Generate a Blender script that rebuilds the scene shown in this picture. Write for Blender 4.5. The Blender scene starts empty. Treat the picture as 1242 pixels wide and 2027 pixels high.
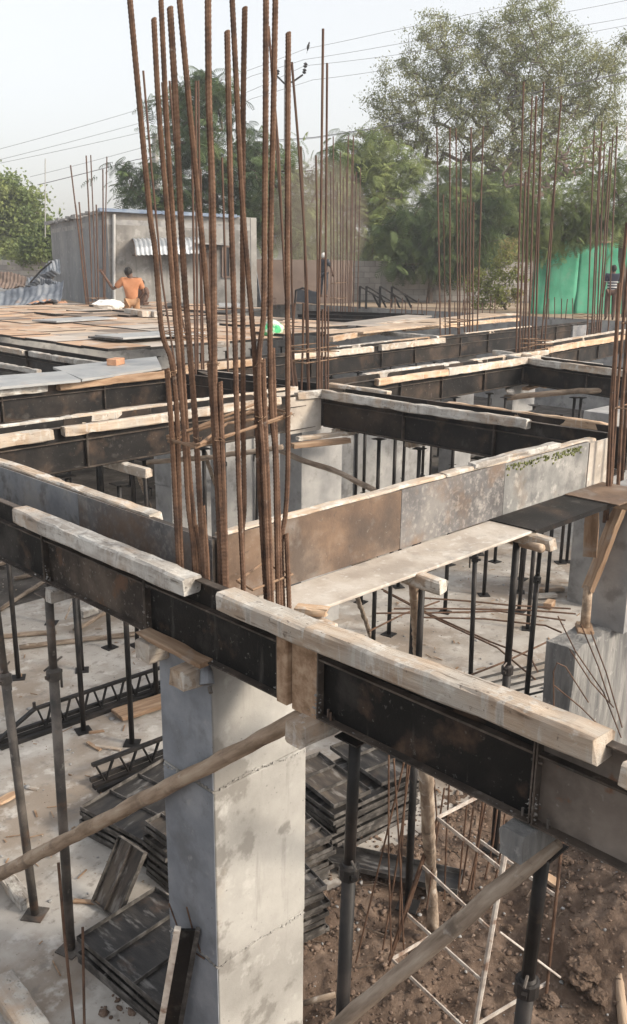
import bpy, bmesh, math, random
import numpy as np
from mathutils import Vector, Matrix, Euler
R = math.radians
rnd = random.Random(7)
SC = bpy.context.scene
COL = SC.collection

# ------------------------------------------------------------------ camera
H = 5.1
F_PX, PITCH, AZ, ROLL = 1773.2, 0.27115, 0.786207, 0.0091824
fw = np.array([math.cos(AZ)*math.cos(PITCH), math.sin(AZ)*math.cos(PITCH), -math.sin(PITCH)])
_r = np.array([math.sin(AZ), -math.cos(AZ), 0.0]); _u = np.cross(_r, fw)
rt = _r*math.cos(ROLL) + _u*math.sin(ROLL)
up = _u*math.cos(ROLL) - _r*math.sin(ROLL)
EYE = np.array([0, 0, H])
cam_d = bpy.data.cameras.new('camera'); cam = bpy.data.objects.new('camera', cam_d); COL.objects.link(cam)
cam.matrix_world = Matrix(((rt[0], up[0], -fw[0], 0), (rt[1], up[1], -fw[1], 0), (rt[2], up[2], -fw[2], H), (0, 0, 0, 1)))
cam_d.sensor_fit = 'VERTICAL'; cam_d.sensor_height = 24
cam_d.lens = 24*F_PX/2027.0
cam_d.clip_end = 1500; cam_d.clip_start = 0.05
SC.camera = cam

# ------------------------------------------------------------------ world, sun, exposure
SUN_DIR = Vector((0.42, -0.90, 0.0)).normalized()         # horizontal direction towards the sun
SUN_EL = R(30)
w = bpy.data.worlds.new("World"); SC.world = w; w.use_nodes = True
nt = w.node_tree; nt.nodes.clear()
sky = nt.nodes.new('ShaderNodeTexSky'); sky.sky_type = 'NISHITA'; sky.sun_disc = False
sky.sun_elevation = SUN_EL; sky.sun_rotation = math.atan2(SUN_DIR.x, SUN_DIR.y)
sky.air_density = 1.0; sky.dust_density = 4.5; sky.ozone_density = 1.2; sky.altitude = 0
hsv = nt.nodes.new('ShaderNodeHueSaturation'); hsv.inputs['Saturation'].default_value = 0.45
bg = nt.nodes.new('ShaderNodeBackground'); bg.inputs['Strength'].default_value = 0.145
out = nt.nodes.new('ShaderNodeOutputWorld')
nt.links.new(sky.outputs[0], hsv.inputs['Color']); mxs = nt.nodes.new('ShaderNodeMix'); mxs.data_type = 'RGBA'; mxs.inputs['Factor'].default_value = .35; mxs.inputs[7].default_value = (5.5, 5.35, 5.05, 1)
nt.links.new(hsv.outputs[0], mxs.inputs[6]); nt.links.new(mxs.outputs[2], bg.inputs['Color']); nt.links.new(bg.outputs[0], out.inputs['Surface'])
sd = bpy.data.lights.new('sun', 'SUN'); sd.energy = 2.3; sd.angle = R(12); sd.color = (1.0, 0.87, 0.70)
so = bpy.data.objects.new('sun', sd); COL.objects.link(so)
sv = Vector((SUN_DIR.x*math.cos(SUN_EL), SUN_DIR.y*math.cos(SUN_EL), math.sin(SUN_EL)))
so.rotation_euler = sv.to_track_quat('Z', 'Y').to_euler(); so.location = (10, -20, 25)
SC.view_settings.view_transform = 'Standard'; SC.view_settings.look = 'None'
SC.view_settings.exposure = 0.88; SC.view_settings.gamma = 1.0
SC.view_settings.use_curve_mapping = False

# ------------------------------------------------------------------ sight lines measured on the photograph -> real points
def ray(px, py): return fw*F_PX + rt*(px-621.0) - up*(py-1013.5)
def at(px, py, z):
    d = ray(px, py); return Vector(EYE + d*((z-H)/d[2]))
def atX(px, py, X):
    d = ray(px, py); return Vector(EYE + d*(X/d[0]))
def atY(px, py, Y):
    d = ray(px, py); return Vector(EYE + d*(Y/d[1]))
def atD(px, py, D):
    d = ray(px, py); fd = d[0]*math.cos(AZ)+d[1]*math.sin(AZ); return Vector(EYE + d*(D/fd))

# ------------------------------------------------------------------ object helpers
ORG = {}
def tag(o, label=None, cat=None, group=None, kind=None):
    if label: o['label'] = label
    if cat: o['category'] = cat
    if group: o['group'] = group
    if kind: o['kind'] = kind
    elif cat: o['kind'] = 'thing'
    return o
def thing(name, label, cat, loc=(0, 0, 0), group=None):
    o = bpy.data.objects.new(name, None); COL.objects.link(o); o.location = loc; o.empty_display_size = .1
    ORG[o.name] = Vector(loc)
    return tag(o, label, cat, group)
def link_mesh(name, me, mat, parent=None, loc=None, smooth=False):
    if mat is not None and len(me.materials) == 0: me.materials.append(mat)
    o = bpy.data.objects.new(name, me); COL.objects.link(o)
    if parent is not None:
        o.parent = parent; ORG[o.name] = ORG.get(parent.name, Vector((0, 0, 0)))
    else: ORG[o.name] = Vector(loc or (0, 0, 0))
    if parent is None and loc is not None: o.location = loc
    return o
def copy_tree(o, parent=None):
    c = o.copy(); COL.objects.link(c)
    if parent is not None: c.parent = parent
    for ch in o.children: copy_tree(ch, c)
    return c

def frame_from(t, hint=Vector((0, 0, 1))):
    t = t.normalized()
    if abs(t.dot(hint)) > .98: hint = Vector((1, 0, 0))
    n = hint.cross(t).normalized(); b = t.cross(n)
    return t, n, b
class MB:
    def __init__(s): s.v = []; s.f = []; s.edge_from = None
    def box(s, c, ex, ey, ez):
        c = Vector(c); ex = Vector(ex); ey = Vector(ey); ez = Vector(ez); k = len(s.v)
        for a in (-1, 1):
            for b in (-1, 1):
                for d in (-1, 1): s.v.append(c+ex*a+ey*b+ez*d)
        for q in ((0, 1, 3, 2), (4, 6, 7, 5), (0, 4, 5, 1), (2, 3, 7, 6), (0, 2, 6, 4), (1, 5, 7, 3)): s.f.append(tuple(k+i for i in q))
        return s
    def ab(s, x0, x1, y0, y1, z0, z1):
        return s.box(((x0+x1)/2, (y0+y1)/2, (z0+z1)/2), ((x1-x0)/2, 0, 0), (0, (y1-y0)/2, 0), (0, 0, (z1-z0)/2))
    def bar(s, p0, p1, w, h, hint=Vector((0, 0, 1))):
        p0 = Vector(p0); p1 = Vector(p1); t, n, b = frame_from(p1-p0, hint)
        return s.box((p0+p1)/2, (p1-p0)/2, n*(w/2), b*(h/2))
    def tube(s, pts, rad, n=8, cap=True, jit=0, r=rnd):
        pts = [Vector(p) for p in pts]; k = len(s.v); m = len(pts)
        rads = rad if isinstance(rad, (list, tuple)) else [rad]*m
        hint = Vector((0.31, 0.17, 0.93))
        t0 = (pts[-1]-pts[0]); hint = Vector((1, .2, .1)) if abs(t0.normalized().z) > .7 else Vector((0, 0, 1))
        for i, p in enumerate(pts):
            t = (pts[min(i+1, m-1)]-pts[max(i-1, 0)])
            t, a, b = frame_from(t, hint)
            for j in range(n):
                an = 2*math.pi*j/n; rr = rads[i]*(1+(r.uniform(-jit, jit) if jit else 0))
                s.v.append(p+a*math.cos(an)*rr+b*math.sin(an)*rr)
        for i in range(m-1):
            for j in range(n):
                s.f.append((k+i*n+j, k+i*n+(j+1) % n, k+(i+1)*n+(j+1) % n, k+(i+1)*n+j))
        if cap:
            s.f.append(tuple(k+j for j in reversed(range(n)))); s.f.append(tuple(k+(m-1)*n+j for j in range(n)))
        return s
    def prism(s, poly, z0, z1):
        k = len(s.v); n = len(poly)
        for z in (z0, z1):
            for p in poly: s.v.append(Vector((p[0], p[1], z)))
        s.f.append(tuple(reversed(range(k, k+n)))); s.f.append(tuple(range(k+n, k+2*n)))
        for i in range(n): s.f.append((k+i, k+(i+1) % n, k+n+(i+1) % n, k+n+i))
        return s
    def mesh(s, name, org=Vector((0, 0, 0)), smooth=False):
        me = bpy.data.meshes.new(name); org = Vector(org)
        me.from_pydata([tuple(v-org) for v in s.v], [], s.f); me.update()
        if smooth: me.polygons.foreach_set('use_smooth', [True]*len(me.polygons))
        return me
    def build(s, name, mat, parent=None, loc=None, smooth=False):
        org = ORG.get(parent.name, Vector((0, 0, 0))) if parent is not None else Vector(loc or (0, 0, 0))
        o = link_mesh(name, s.mesh(name, org, smooth), mat, parent, loc)
        if s.edge_from is not None:
            o.data.materials.append(M[s.edge_mat])
            for i, p in enumerate(o.data.polygons):
                if i >= s.edge_from: p.material_index = 1
        return o
def np_mesh(name, V, Q, smooth=False):
    me = bpy.data.meshes.new(name); V = np.asarray(V, np.float32); Q = np.asarray(Q, np.int32); k = Q.shape[1]
    me.vertices.add(len(V)); me.vertices.foreach_set('co', V.ravel())
    me.loops.add(Q.size); me.loops.foreach_set('vertex_index', Q.ravel())
    me.polygons.add(len(Q)); me.polygons.foreach_set('loop_start', np.arange(0, Q.size, k, dtype=np.int32))
    me.polygons.foreach_set('loop_total', np.full(len(Q), k, np.int32))
    if smooth: me.polygons.foreach_set('use_smooth', np.ones(len(Q), bool))
    me.update(calc_edges=True); return me
def bevel(o, wd=.006, seg=1):
    m = o.modifiers.new('bevel', 'BEVEL'); m.width = wd; m.segments = seg; m.limit_method = 'ANGLE'; return o

# ------------------------------------------------------------------ materials
def mat(name, cols, scale=3.0, rough=.8, metal=0.0, bump=.25, bscale=30.0, world=True, stretch=(1, 1, 1), layers=(), detail=6, pos=(.35, .65), trans=None, bdist=.01, spec=.3):
    m = bpy.data.materials.new(name); m.use_nodes = True; nt = m.node_tree; nt.nodes.clear(); N = nt.nodes.new; L = nt.links.new
    o = N('ShaderNodeOutputMaterial'); b = N('ShaderNodeBsdfPrincipled'); L(b.outputs[0], o.inputs['Surface'])
    b.inputs['Metallic'].default_value = metal; b.inputs['Specular IOR Level'].default_value = spec
    if world:
        g = N('ShaderNodeNewGeometry'); src = g.outputs['Position']
    else:
        tc = N('ShaderNodeTexCoord'); oi = N('ShaderNodeObjectInfo'); ad = N('ShaderNodeVectorMath'); ad.operation = 'ADD'
        sc_ = N('ShaderNodeVectorMath'); sc_.operation = 'SCALE'; cx = N('ShaderNodeCombineXYZ')
        for i in range(3): L(oi.outputs['Random'], cx.inputs[i])
        L(cx.outputs[0], sc_.inputs[0]); sc_.inputs['Scale'].default_value = 37.0
        L(tc.outputs['Object'], ad.inputs[0]); L(sc_.outputs[0], ad.inputs[1]); src = ad.outputs[0]
    mp = N('ShaderNodeMapping'); mp.inputs['Scale'].default_value = stretch; L(src, mp.inputs['Vector'])
    def noise(s, vec, det=detail, rg=.6):
        n = N('ShaderNodeTexNoise'); n.inputs['Scale'].default_value = s; n.inputs['Detail'].default_value = det; n.inputs['Roughness'].default_value = rg
        L(vec, n.inputs['Vector']); return n.outputs['Fac']
    cr = N('ShaderNodeValToRGB'); L(noise(scale, mp.outputs[0]), cr.inputs[0])
    el = cr.color_ramp.elements
    n = len(cols)
    el[0].position = pos[0]; el[0].color = (*cols[0], 1); el[1].position = pos[1]; el[1].color = (*cols[-1], 1)
    for i in range(1, n-1):
        e = el.new(pos[0]+(pos[1]-pos[0])*i/(n-1)); e.color = (*cols[i], 1)
    c = cr.outputs[0]
    for ly in layers:      # (colour, scale, lo, hi, amount[, stretched])
        col, s, lo, hi, am = ly[:5]
        v = mp.outputs[0] if (len(ly) > 5 and ly[5]) else src
        if len(ly) > 5 and isinstance(ly[5], tuple):
            mp2 = N('ShaderNodeMapping'); mp2.inputs['Scale'].default_value = ly[5]; L(src, mp2.inputs['Vector']); v = mp2.outputs[0]
        r_ = N('ShaderNodeMapRange'); r_.inputs['From Min'].default_value = lo; r_.inputs['From Max'].default_value = hi; r_.inputs['To Max'].default_value = am
        of = N('ShaderNodeVectorMath'); of.operation = 'ADD'; L(v, of.inputs[0]); of.inputs[1].default_value = (s*3.1, 7.7, s)
        L(noise(s, of.outputs[0]), r_.inputs['Value'])
        mx = N('ShaderNodeMix'); mx.data_type = 'RGBA'; L(r_.outputs[0], mx.inputs['Factor']); L(c, mx.inputs[6]); mx.inputs[7].default_value = (*col, 1); c = mx.outputs[2]
    if not world:
        mr = N('ShaderNodeMapRange'); mr.inputs['To Min'].default_value = .82; mr.inputs['To Max'].default_value = 1.15; L(oi.outputs['Random'], mr.inputs['Value'])
        vm = N('ShaderNodeVectorMath'); vm.operation = 'SCALE'; L(c, vm.inputs[0]); L(mr.outputs[0], vm.inputs['Scale']); c = vm.outputs[0]
    L(c, b.inputs['Base Color'])
    b.inputs['Roughness'].default_value = rough
    if bump:
        bp = N('ShaderNodeBump'); bp.inputs['Strength'].default_value = bump; bp.inputs['Distance'].default_value = bdist
        L(noise(bscale, mp.outputs[0], 8, .65), bp.inputs['Height']); L(bp.outputs[0], b.inputs['Normal'])
    if trans:
        tr = N('ShaderNodeBsdfTranslucent'); L(c, tr.inputs['Color']); ms = N('ShaderNodeMixShader'); ms.inputs[0].default_value = trans
        L(b.outputs[0], ms.inputs[1]); L(tr.outputs[0], ms.inputs[2]); L(ms.outputs[0], o.inputs['Surface'])
    return m
M = {}
M['rebar'] = mat('rebar_rust', [(.065, .040, .030), (.115, .066, .043), (.15, .092, .063)], 9, .85, .1, .3, 120, layers=[((.33, .30, .27), 14, .66, .75, .6)])
M['rebar2'] = mat('rebar_far', [(.08, .046, .034), (.12, .072, .05)], 5, .85, .1, 0)
M['wire'] = mat('binding_wire', [(.19, .12, .075), (.27, .18, .12)], 5, .8, .1, 0)
M['black'] = mat('oiled_steel', [(.005, .005, .005), (.010, .009, .009), (.028, .023, .020)], 2.2, .55, .0, .2, 60, layers=[((.085, .055, .038), 2.6, .54, .70, .7), ((.20, .19, .18), 30, .63, .74, .5), ((.11, .10, .095), 6, .6, .72, .4)], spec=.25)
M['blackb'] = mat('brown_steel', [(.014, .012, .010), (.034, .025, .020), (.070, .050, .037)], 2.0, .65, .0, .25, 50, layers=[((.008, .0075, .007), 1.7, .45, .62, .85), ((.22, .20, .18), 24, .62, .74, .55), ((.10, .055, .03), 7, .6, .72, .6)], spec=.25)
M['near_brown'] = mat('dusty_brown_shutter', [(.022, .018, .016), (.050, .039, .032), (.10, .078, .062)], 2.4, .7, 0, .3, 45, layers=[((.012, .011, .010), 1.6, .46, .60, .85), ((.24, .22, .20), 30, .58, .70, .6), ((.13, .07, .04), 5, .56, .66, .7), ((.16, .145, .13), 4, .60, .70, .35, (1.5, 1.5, .25))], spec=.2, detail=9)
M['near_black'] = mat('black_shutter', [(.004, .004, .004), (.008, .0075, .007), (.022, .018, .016)], 2.0, .6, 0, .25, 50, layers=[((.10, .062, .042), 3.0, .56, .68, .75), ((.20, .19, .18), 34, .62, .72, .5), ((.075, .068, .062), 1.3, .54, .66, .6), ((.12, .11, .10), 5, .62, .70, .35, (1.6, 1.6, .25))], spec=.18, detail=9)
M['panel_edge'] = mat('worn_flange', [(.03, .025, .022), (.065, .05, .04), (.11, .09, .075)], 5, .65, 0, .15, 40, layers=[((.17, .15, .13), 20, .58, .68, .7), ((.015, .014, .013), 3, .5, .64, .7)], spec=.3)
M['panel_brown'] = mat('brown_grey_sheet', [(.115, .092, .077), (.165, .138, .118), (.215, .182, .155)], 2.2, .7, 0, .2, 45, layers=[((.045, .034, .028), 1.6, .52, .68, .8), ((.15, .07, .035), 9, .62, .70, .8), ((.26, .24, .22), 28, .64, .74, .5)], spec=.25)
M['panel_rust'] = mat('rusted_sheet', [(.11, .075, .055), (.17, .115, .08), (.24, .185, .145)], 2.3, .75, .0, .25, 45, layers=[((.065, .052, .045), 1.5, .47, .62, .8), ((.22, .205, .19), 3.2, .54, .68, .6), ((.32, .30, .27), 24, .62, .74, .35), ((.06, .05, .045), 12, .62, .7, .6)], detail=9)
M['panel_dark'] = mat('speckled_sheet', [(.09, .085, .085), (.14, .135, .135), (.20, .19, .18)], 2.6, .65, .0, .25, 45, layers=[((.30, .28, .26), 26, .50, .66, .7), ((.36, .34, .31), 5, .58, .70, .6), ((.17, .115, .08), 2.6, .48, .66, .8)], detail=9)
M['panel_grey'] = mat('cement_coated_sheet', [(.17, .17, .165), (.25, .245, .235), (.33, .32, .30)], 2.6, .85, 0, .35, 35, layers=[((.11, .11, .11), 3.2, .50, .62, .75), ((.40, .385, .36), 7, .57, .66, .7), ((.20, .145, .10), 2.2, .56, .7, .6), ((.10, .1, .095), 30, .62, .7, .6)], detail=9)
M['panel_blue'] = mat('bluish_sheet', [(.17, .175, .19), (.25, .255, .265), (.33, .31, .29)], 2.5, .7, 0, .2, 40, layers=[((.14, .085, .06), 2.2, .52, .66, .7), ((.10, .09, .085), 5, .56, .66, .6)])
M['moss'] = mat('moss', [(.10, .115, .045), (.17, .18, .075)], 30, 1, 0, .5, 90)
DR = (1.6, 1.6, .22)
M['wood'] = mat('weathered_timber', [(.30, .215, .15), (.43, .335, .25), (.53, .44, .35)], 5, .9, 0, .6, 26, False, (.35, 3, 3), layers=[((.42, .40, .365), 2.0, .42, .60, .75), ((.10, .07, .05), 10, .61, .70, .75, True), ((.58, .555, .51), 7, .54, .62, .8), ((.56, .54, .50), 9, .56, .64, .7, DR), ((.20, .17, .14), 9, .60, .68, .6, DR), ((.13, .10, .08), 34, .63, .70, .8)], detail=9)
M['woodo'] = mat('fresh_timber', [(.32, .20, .125), (.42, .29, .19), (.49, .37, .265)], 5, .85, 0, .5, 26, False, (.35, 3, 3), layers=[((.46, .42, .37), 2.6, .50, .66, .7), ((.12, .08, .055), 10, .61, .70, .7, True), ((.52, .49, .44), 9, .58, .66, .6, DR)], detail=9)
M['woodg'] = mat('grey_timber', [(.24, .215, .19), (.35, .325, .295), (.46, .44, .41)], 5, .95, 0, .7, 26, False, (.35, 3, 3), layers=[((.58, .565, .53), 6, .50, .60, .8), ((.08, .065, .055), 10, .60, .69, .75, True), ((.40, .29, .20), 2.0, .50, .64, .7), ((.56, .54, .51), 9, .55, .63, .7, DR), ((.17, .15, .13), 9, .59, .67, .6, DR), ((.09, .08, .07), 34, .62, .70, .85)], detail=9)
M['woodd'] = mat('brown_board', [(.20, .125, .075), (.30, .20, .13), (.40, .29, .2)], 5, .85, 0, .4, 22, False, (.35, 3, 3), layers=[((.38, .36, .33), 3, .56, .7, .6)])
M['ply'] = mat('plywood_sheet', [(.33, .29, .25), (.42, .375, .325), (.50, .465, .42)], 3, .85, 0, .3, 30, layers=[((.26, .24, .22), 4, .54, .66, .6), ((.55, .53, .50), 14, .58, .68, .7)])
M['pole'] = mat('round_pole_bark', [(.15, .115, .085), (.25, .195, .15), (.36, .30, .24)], 6, .9, 0, .6, 25, False, (.5, 3, 3), layers=[((.55, .52, .48), 5, .6, .70, .8), ((.09, .07, .055), 7, .58, .68, .7)])
M['polel'] = mat('peeled_pole', [(.24, .175, .12), (.37, .275, .20), (.46, .37, .28)], 6, .9, 0, .5, 25, False, (.5, 3, 3), layers=[((.16, .12, .09), 4, .54, .66, .7), ((.55, .50, .44), 9, .62, .72, .7)])
M['tube'] = mat('prop_tube', [(.045, .042, .04), (.09, .08, .072), (.16, .14, .125)], 4, .6, .1, .2, 50, layers=[((.17, .10, .065), 5, .56, .68, .6), ((.36, .34, .31), 15, .62, .72, .6)])
M['tubeb'] = mat('black_prop_tube', [(.008, .008, .008), (.016, .015, .015), (.035, .03, .028)], 4, .55, .1, .15, 50, layers=[((.09, .06, .045), 6, .62, .72, .5), ((.25, .24, .22), 22, .70, .78, .5)])
M['conc'] = mat('column_concrete', [(.27, .262, .245), (.345, .335, .315), (.42, .41, .385)], 1.5, .9, 0, .22, 28, layers=[((.20, .19, .175), 1.7, .55, .585, .85), ((.50, .49, .465), 6, .60, .7, .6), ((.36, .28, .20), 1.1, .60, .74, .5), ((.17, .165, .16), 34, .66, .72, .8), ((.235, .225, .21), 5, .57, .66, .5, (1.5, 1.5, .2)), ((.14, .135, .13), 75, .68, .73, .9)], detail=9)
M['concd'] = mat('old_concrete', [(.22, .22, .22), (.29, .288, .285), (.36, .355, .345)], 1.8, .9, 0, .35, 22, layers=[((.16, .155, .15), 3.2, .55, .66, .7)])
M['rough'] = mat('board_marked_concrete', [(.13, .13, .13), (.20, .198, .193), (.29, .283, .27)], 3, .95, 0, .8, 9, True, (3, 3, .45), layers=[((.15, .15, .15), 9, .56, .66, .7, True), ((.38, .37, .355), 11, .6, .7, .7)], bdist=.03)
M['slab'] = mat('slab_concrete', [(.30, .275, .245), (.385, .36, .33), (.46, .44, .41)], 1.3, .9, 0, .35, 16, layers=[((.235, .19, .15), .9, .46, .60, .8), ((.54, .52, .49), 4.5, .56, .68, .75), ((.21, .19, .17), 7, .56, .66, .75), ((.16, .125, .095), 25, .63, .70, .8)])
M['soil'] = mat('dug_soil', [(.075, .051, .037), (.122, .085, .063), (.185, .135, .104)], 3, 1, 0, .9, 14, layers=[((.27, .20, .15), 12, .56, .70, .7), ((.065, .042, .03), 2.2, .5, .66, .7), ((.36, .30, .25), 40, .66, .73, .7)], bdist=.03)
M['clod'] = mat('soil_clod', [(.085, .058, .043), (.145, .10, .075), (.215, .16, .125)], 9, 1, 0, .7, 30, layers=[((.32, .26, .21), 30, .6, .7, .6)], bdist=.02)
M['ground'] = mat('dry_ground', [(.22, .16, .11), (.30, .23, .165), (.35, .285, .215)], .8, 1, 0, .4, 6, layers=[((.14, .15, .06), .5, .56, .7, .6)])
M['deck_a'] = mat('deck_sheet_rusty', [(.30, .18, .11), (.40, .265, .175), (.46, .335, .235)], 1.8, .75, 0, .12, 20, False, layers=[((.40, .375, .35), 2.2, .53, .66, .7)])
M['deck_b'] = mat('deck_sheet_tan', [(.33, .245, .175), (.42, .32, .235), (.47, .385, .305)], 1.8, .75, 0, .12, 20, False, layers=[((.30, .24, .20), 2.5, .56, .68, .6)])
M['deck_c'] = mat('deck_sheet_grey', [(.28, .245, .215), (.36, .32, .28), (.42, .375, .33)], 1.8, .7, 0, .12, 20, False, layers=[((.40, .28, .20), 2.0, .55, .68, .6)])
M['deck_d'] = mat('deck_sheet_dark', [(.14, .11, .09), (.21, .165, .13), (.28, .23, .19)], 1.8, .7, 0, .12, 20, False)
M['plate_blue'] = mat('bluish_plate', [(.24, .25, .26), (.31, .32, .325), (.36, .355, .345)], 2, .55, .1, .1, 30, layers=[((.30, .22, .16), 2.5, .6, .74, .5)])
M['plate'] = mat('shutter_plate', [(.014, .014, .015), (.03, .028, .028), (.06, .055, .05)], 3, .42, .1, .2, 40, False, (1, 4, 1), layers=[((.32, .31, .30), 3.0, .57, .68, .6, True), ((.10, .065, .045), 4, .58, .7, .6)], spec=.45)
M['plateold'] = mat('old_shutter_plate', [(.05, .045, .04), (.09, .075, .065), (.15, .125, .10)], 3, .65, 0, .25, 40, False, (1, 4, 1), layers=[((.30, .28, .26), 4, .55, .66, .7, True)])
M['plaster'] = mat('house_plaster', [(.22, .21, .195), (.285, .275, .26), (.33, .32, .30)], .5, .95, 0, .15, 6, layers=[((.13, .125, .12), .9, .50, .62, .75), ((.40, .39, .37), 2.5, .56, .66, .6), ((.11, .108, .105), 1.4, .54, .64, .7, (1.5, 1.5, .2)), ((.20, .16, .12), .6, .54, .68, .6)], detail=9)
M['plasterd'] = mat('grey_plaster', [(.20, .205, .21), (.25, .255, .26), (.29, .29, .29)], .8, .95, 0, .2, 6, True, (.8, .8, .35), layers=[((.17, .175, .18), 1.6, .52, .66, .5), ((.45, .44, .42), 3, .60, .68, .6), ((.12, .12, .125), .5, .52, .68, .5)], detail=9)
M['block'] = mat('cement_block', [(.30, .29, .28), (.37, .355, .34), (.42, .405, .385)], 1.5, .95, 0, .3, 12, False)
M['mortar'] = mat('mortar', [(.20, .19, .18), (.25, .24, .23)], 2, 1, 0, .2, 12)
M['brown'] = mat('brown_sheet', [(.13, .095, .08), (.19, .145, .12)], 1.2, .8, 0, .1, 10)
M['tin'] = mat('galvanised_sheet', [(.26, .28, .30), (.35, .37, .39), (.43, .445, .46)], 1.5, .45, .3, .05, 10)
M['scrap'] = mat('weathered_tin', [(.09, .105, .13), (.17, .19, .22), (.30, .315, .335)], 1.6, .55, .2, .1, 10, layers=[((.25, .17, .12), 2, .6, .72, .6)])
M['tarp'] = mat('blue_tarp', [(.14, .19, .28), (.26, .31, .38)], 3, .6, 0, .3, 8)
M['green'] = mat('green_sheet', [(.07, .32, .20), (.09, .38, .245), (.13, .42, .285)], 1.2, .85, 0, .2, 9, layers=[((.20, .34, .26), 2.2, .54, .68, .6), ((.05, .19, .13), 1.4, .54, .66, .5, (1, 1, .3))], trans=.25)
M['brick'] = mat('brick', [(.42, .22, .13), (.52, .30, .19)], 8, .9, 0, .4, 40)
M['bag'] = mat('woven_bag', [(.42, .55, .42), (.60, .63, .56)], 6, .7, 0, .4, 20, layers=[((.03, .42, .16), 5, .5, .56, .9)])
M['skin'] = mat('brown_skin', [(.085, .045, .03), (.12, .066, .045)], 5, .6, 0, 0)
M['hair'] = mat('black_hair', [(.008, .007, .006), (.02, .017, .015)], 20, .6, 0, .3, 80)
M['orange'] = mat('orange_shirt', [(.36, .155, .075), (.42, .20, .11)], 6, .9, 0, .3, 12)
M['khaki'] = mat('khaki_shorts', [(.30, .17, .09), (.36, .21, .12)], 6, .9, 0, .3, 12)
M['darkcloth'] = mat('dark_cloth', [(.025, .03, .04), (.045, .05, .06)], 6, .9, 0, .3, 12)
M['whitecloth'] = mat('white_cloth', [(.60, .60, .58), (.70, .70, .68)], 6, .9, 0, .3, 12)
M['brownc'] = mat('brown_trousers', [(.10, .06, .045), (.13, .08, .06)], 6, .9, 0, .3, 12)
M['glass'] = mat('dark_glass', [(.03, .032, .035), (.05, .052, .055)], 1, .15, 0, 0)
M['frame_w'] = mat('white_painted_bar', [(.36, .31, .27), (.48, .43, .385), (.56, .52, .47)], 12, .75, .0, .3, 60, layers=[((.20, .115, .075), 10, .55, .66, .8)])
M['bark'] = mat('bark', [(.075, .058, .045), (.13, .10, .08)], 2, 1, 0, .4, 8)
M['barkred'] = mat('dry_branch', [(.15, .11, .09), (.24, .18, .15)], 2, 1, 0, .2, 8)
def leafm(name, a, b, c): return mat(name, [a, b, c], .55, .65, 0, 0, 1, pos=(.38, .62), trans=.35, spec=.2)
M['leaf_dark'] = leafm('leaf_dark', (.04, .065, .028), (.070, .11, .042), (.13, .175, .065))
M['leaf_mid'] = leafm('leaf_mid', (.085, .125, .045), (.15, .195, .07), (.23, .275, .105))
M['leaf_light'] = leafm('leaf_light', (.12, .165, .058), (.195, .24, .085), (.29, .33, .125))
M['leaf_fine'] = leafm('leaf_fine', (.15, .175, .075), (.21, .23, .105), (.29, .295, .145))
M['leaf_yellow'] = leafm('leaf_yellow', (.14, .17, .05), (.22, .24, .07), (.30, .25, .12))
M['grey_pole'] = mat('spun_concrete_pole', [(.33, .33, .33), (.42, .42, .41)], 2, .9, 0, .1, 10)
M['cable'] = mat('cable', [(.10, .10, .11), (.14, .14, .15)], 1, .6, 0, 0)
M['gi'] = mat('galvanised_bucket', [(.13, .135, .15), (.24, .25, .265)], 8, .6, .3, .2, 40)
M['litter'] = mat('floor_crumbs', [(.18, .13, .09), (.30, .25, .2), (.40, .37, .33)], 30, 1, 0, 0)
# cement-smeared noise texture on striped shirt
def striped():
    m = mat('striped_cloth', [(.03, .032, .05), (.05, .052, .07)], 6, .9, 0, .2, 12); nt = m.node_tree; N = nt.nodes.new; L = nt.links.new
    b = [n for n in nt.nodes if n.type == 'BSDF_PRINCIPLED'][0]; src = b.inputs['Base Color'].links[0].from_socket
    g = N('ShaderNodeNewGeometry'); sx = N('ShaderNodeSeparateXYZ'); L(g.outputs['Position'], sx.inputs[0])
    mu = N('ShaderNodeMath'); mu.operation = 'MULTIPLY'; mu.inputs[1].default_value = 2*math.pi/.085; L(sx.outputs['Z'], mu.inputs[0])
    sn = N('ShaderNodeMath'); sn.operation = 'SINE'; L(mu.outputs[0], sn.inputs[0])
    lt = N('ShaderNodeMath'); lt.operation = 'GREATER_THAN'; lt.inputs[1].default_value = .25; L(sn.outputs[0], lt.inputs[0])
    l2 = N('ShaderNodeMath'); l2.operation = 'LESS_THAN'; l2.inputs[1].default_value = 4.62; L(sx.outputs['Z'], l2.inputs[0])
    ml = N('ShaderNodeMath'); ml.operation = 'MULTIPLY'; L(lt.outputs[0], ml.inputs[0]); L(l2.outputs[0], ml.inputs[1])
    mx = N('ShaderNodeMix'); mx.data_type = 'RGBA'; L(ml.outputs[0], mx.inputs['Factor']); L(src, mx.inputs[6]); mx.inputs[7].default_value = (.62, .62, .6, 1); L(mx.outputs[2], b.inputs['Base Color'])
    return m
M['striped'] = striped()

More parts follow.
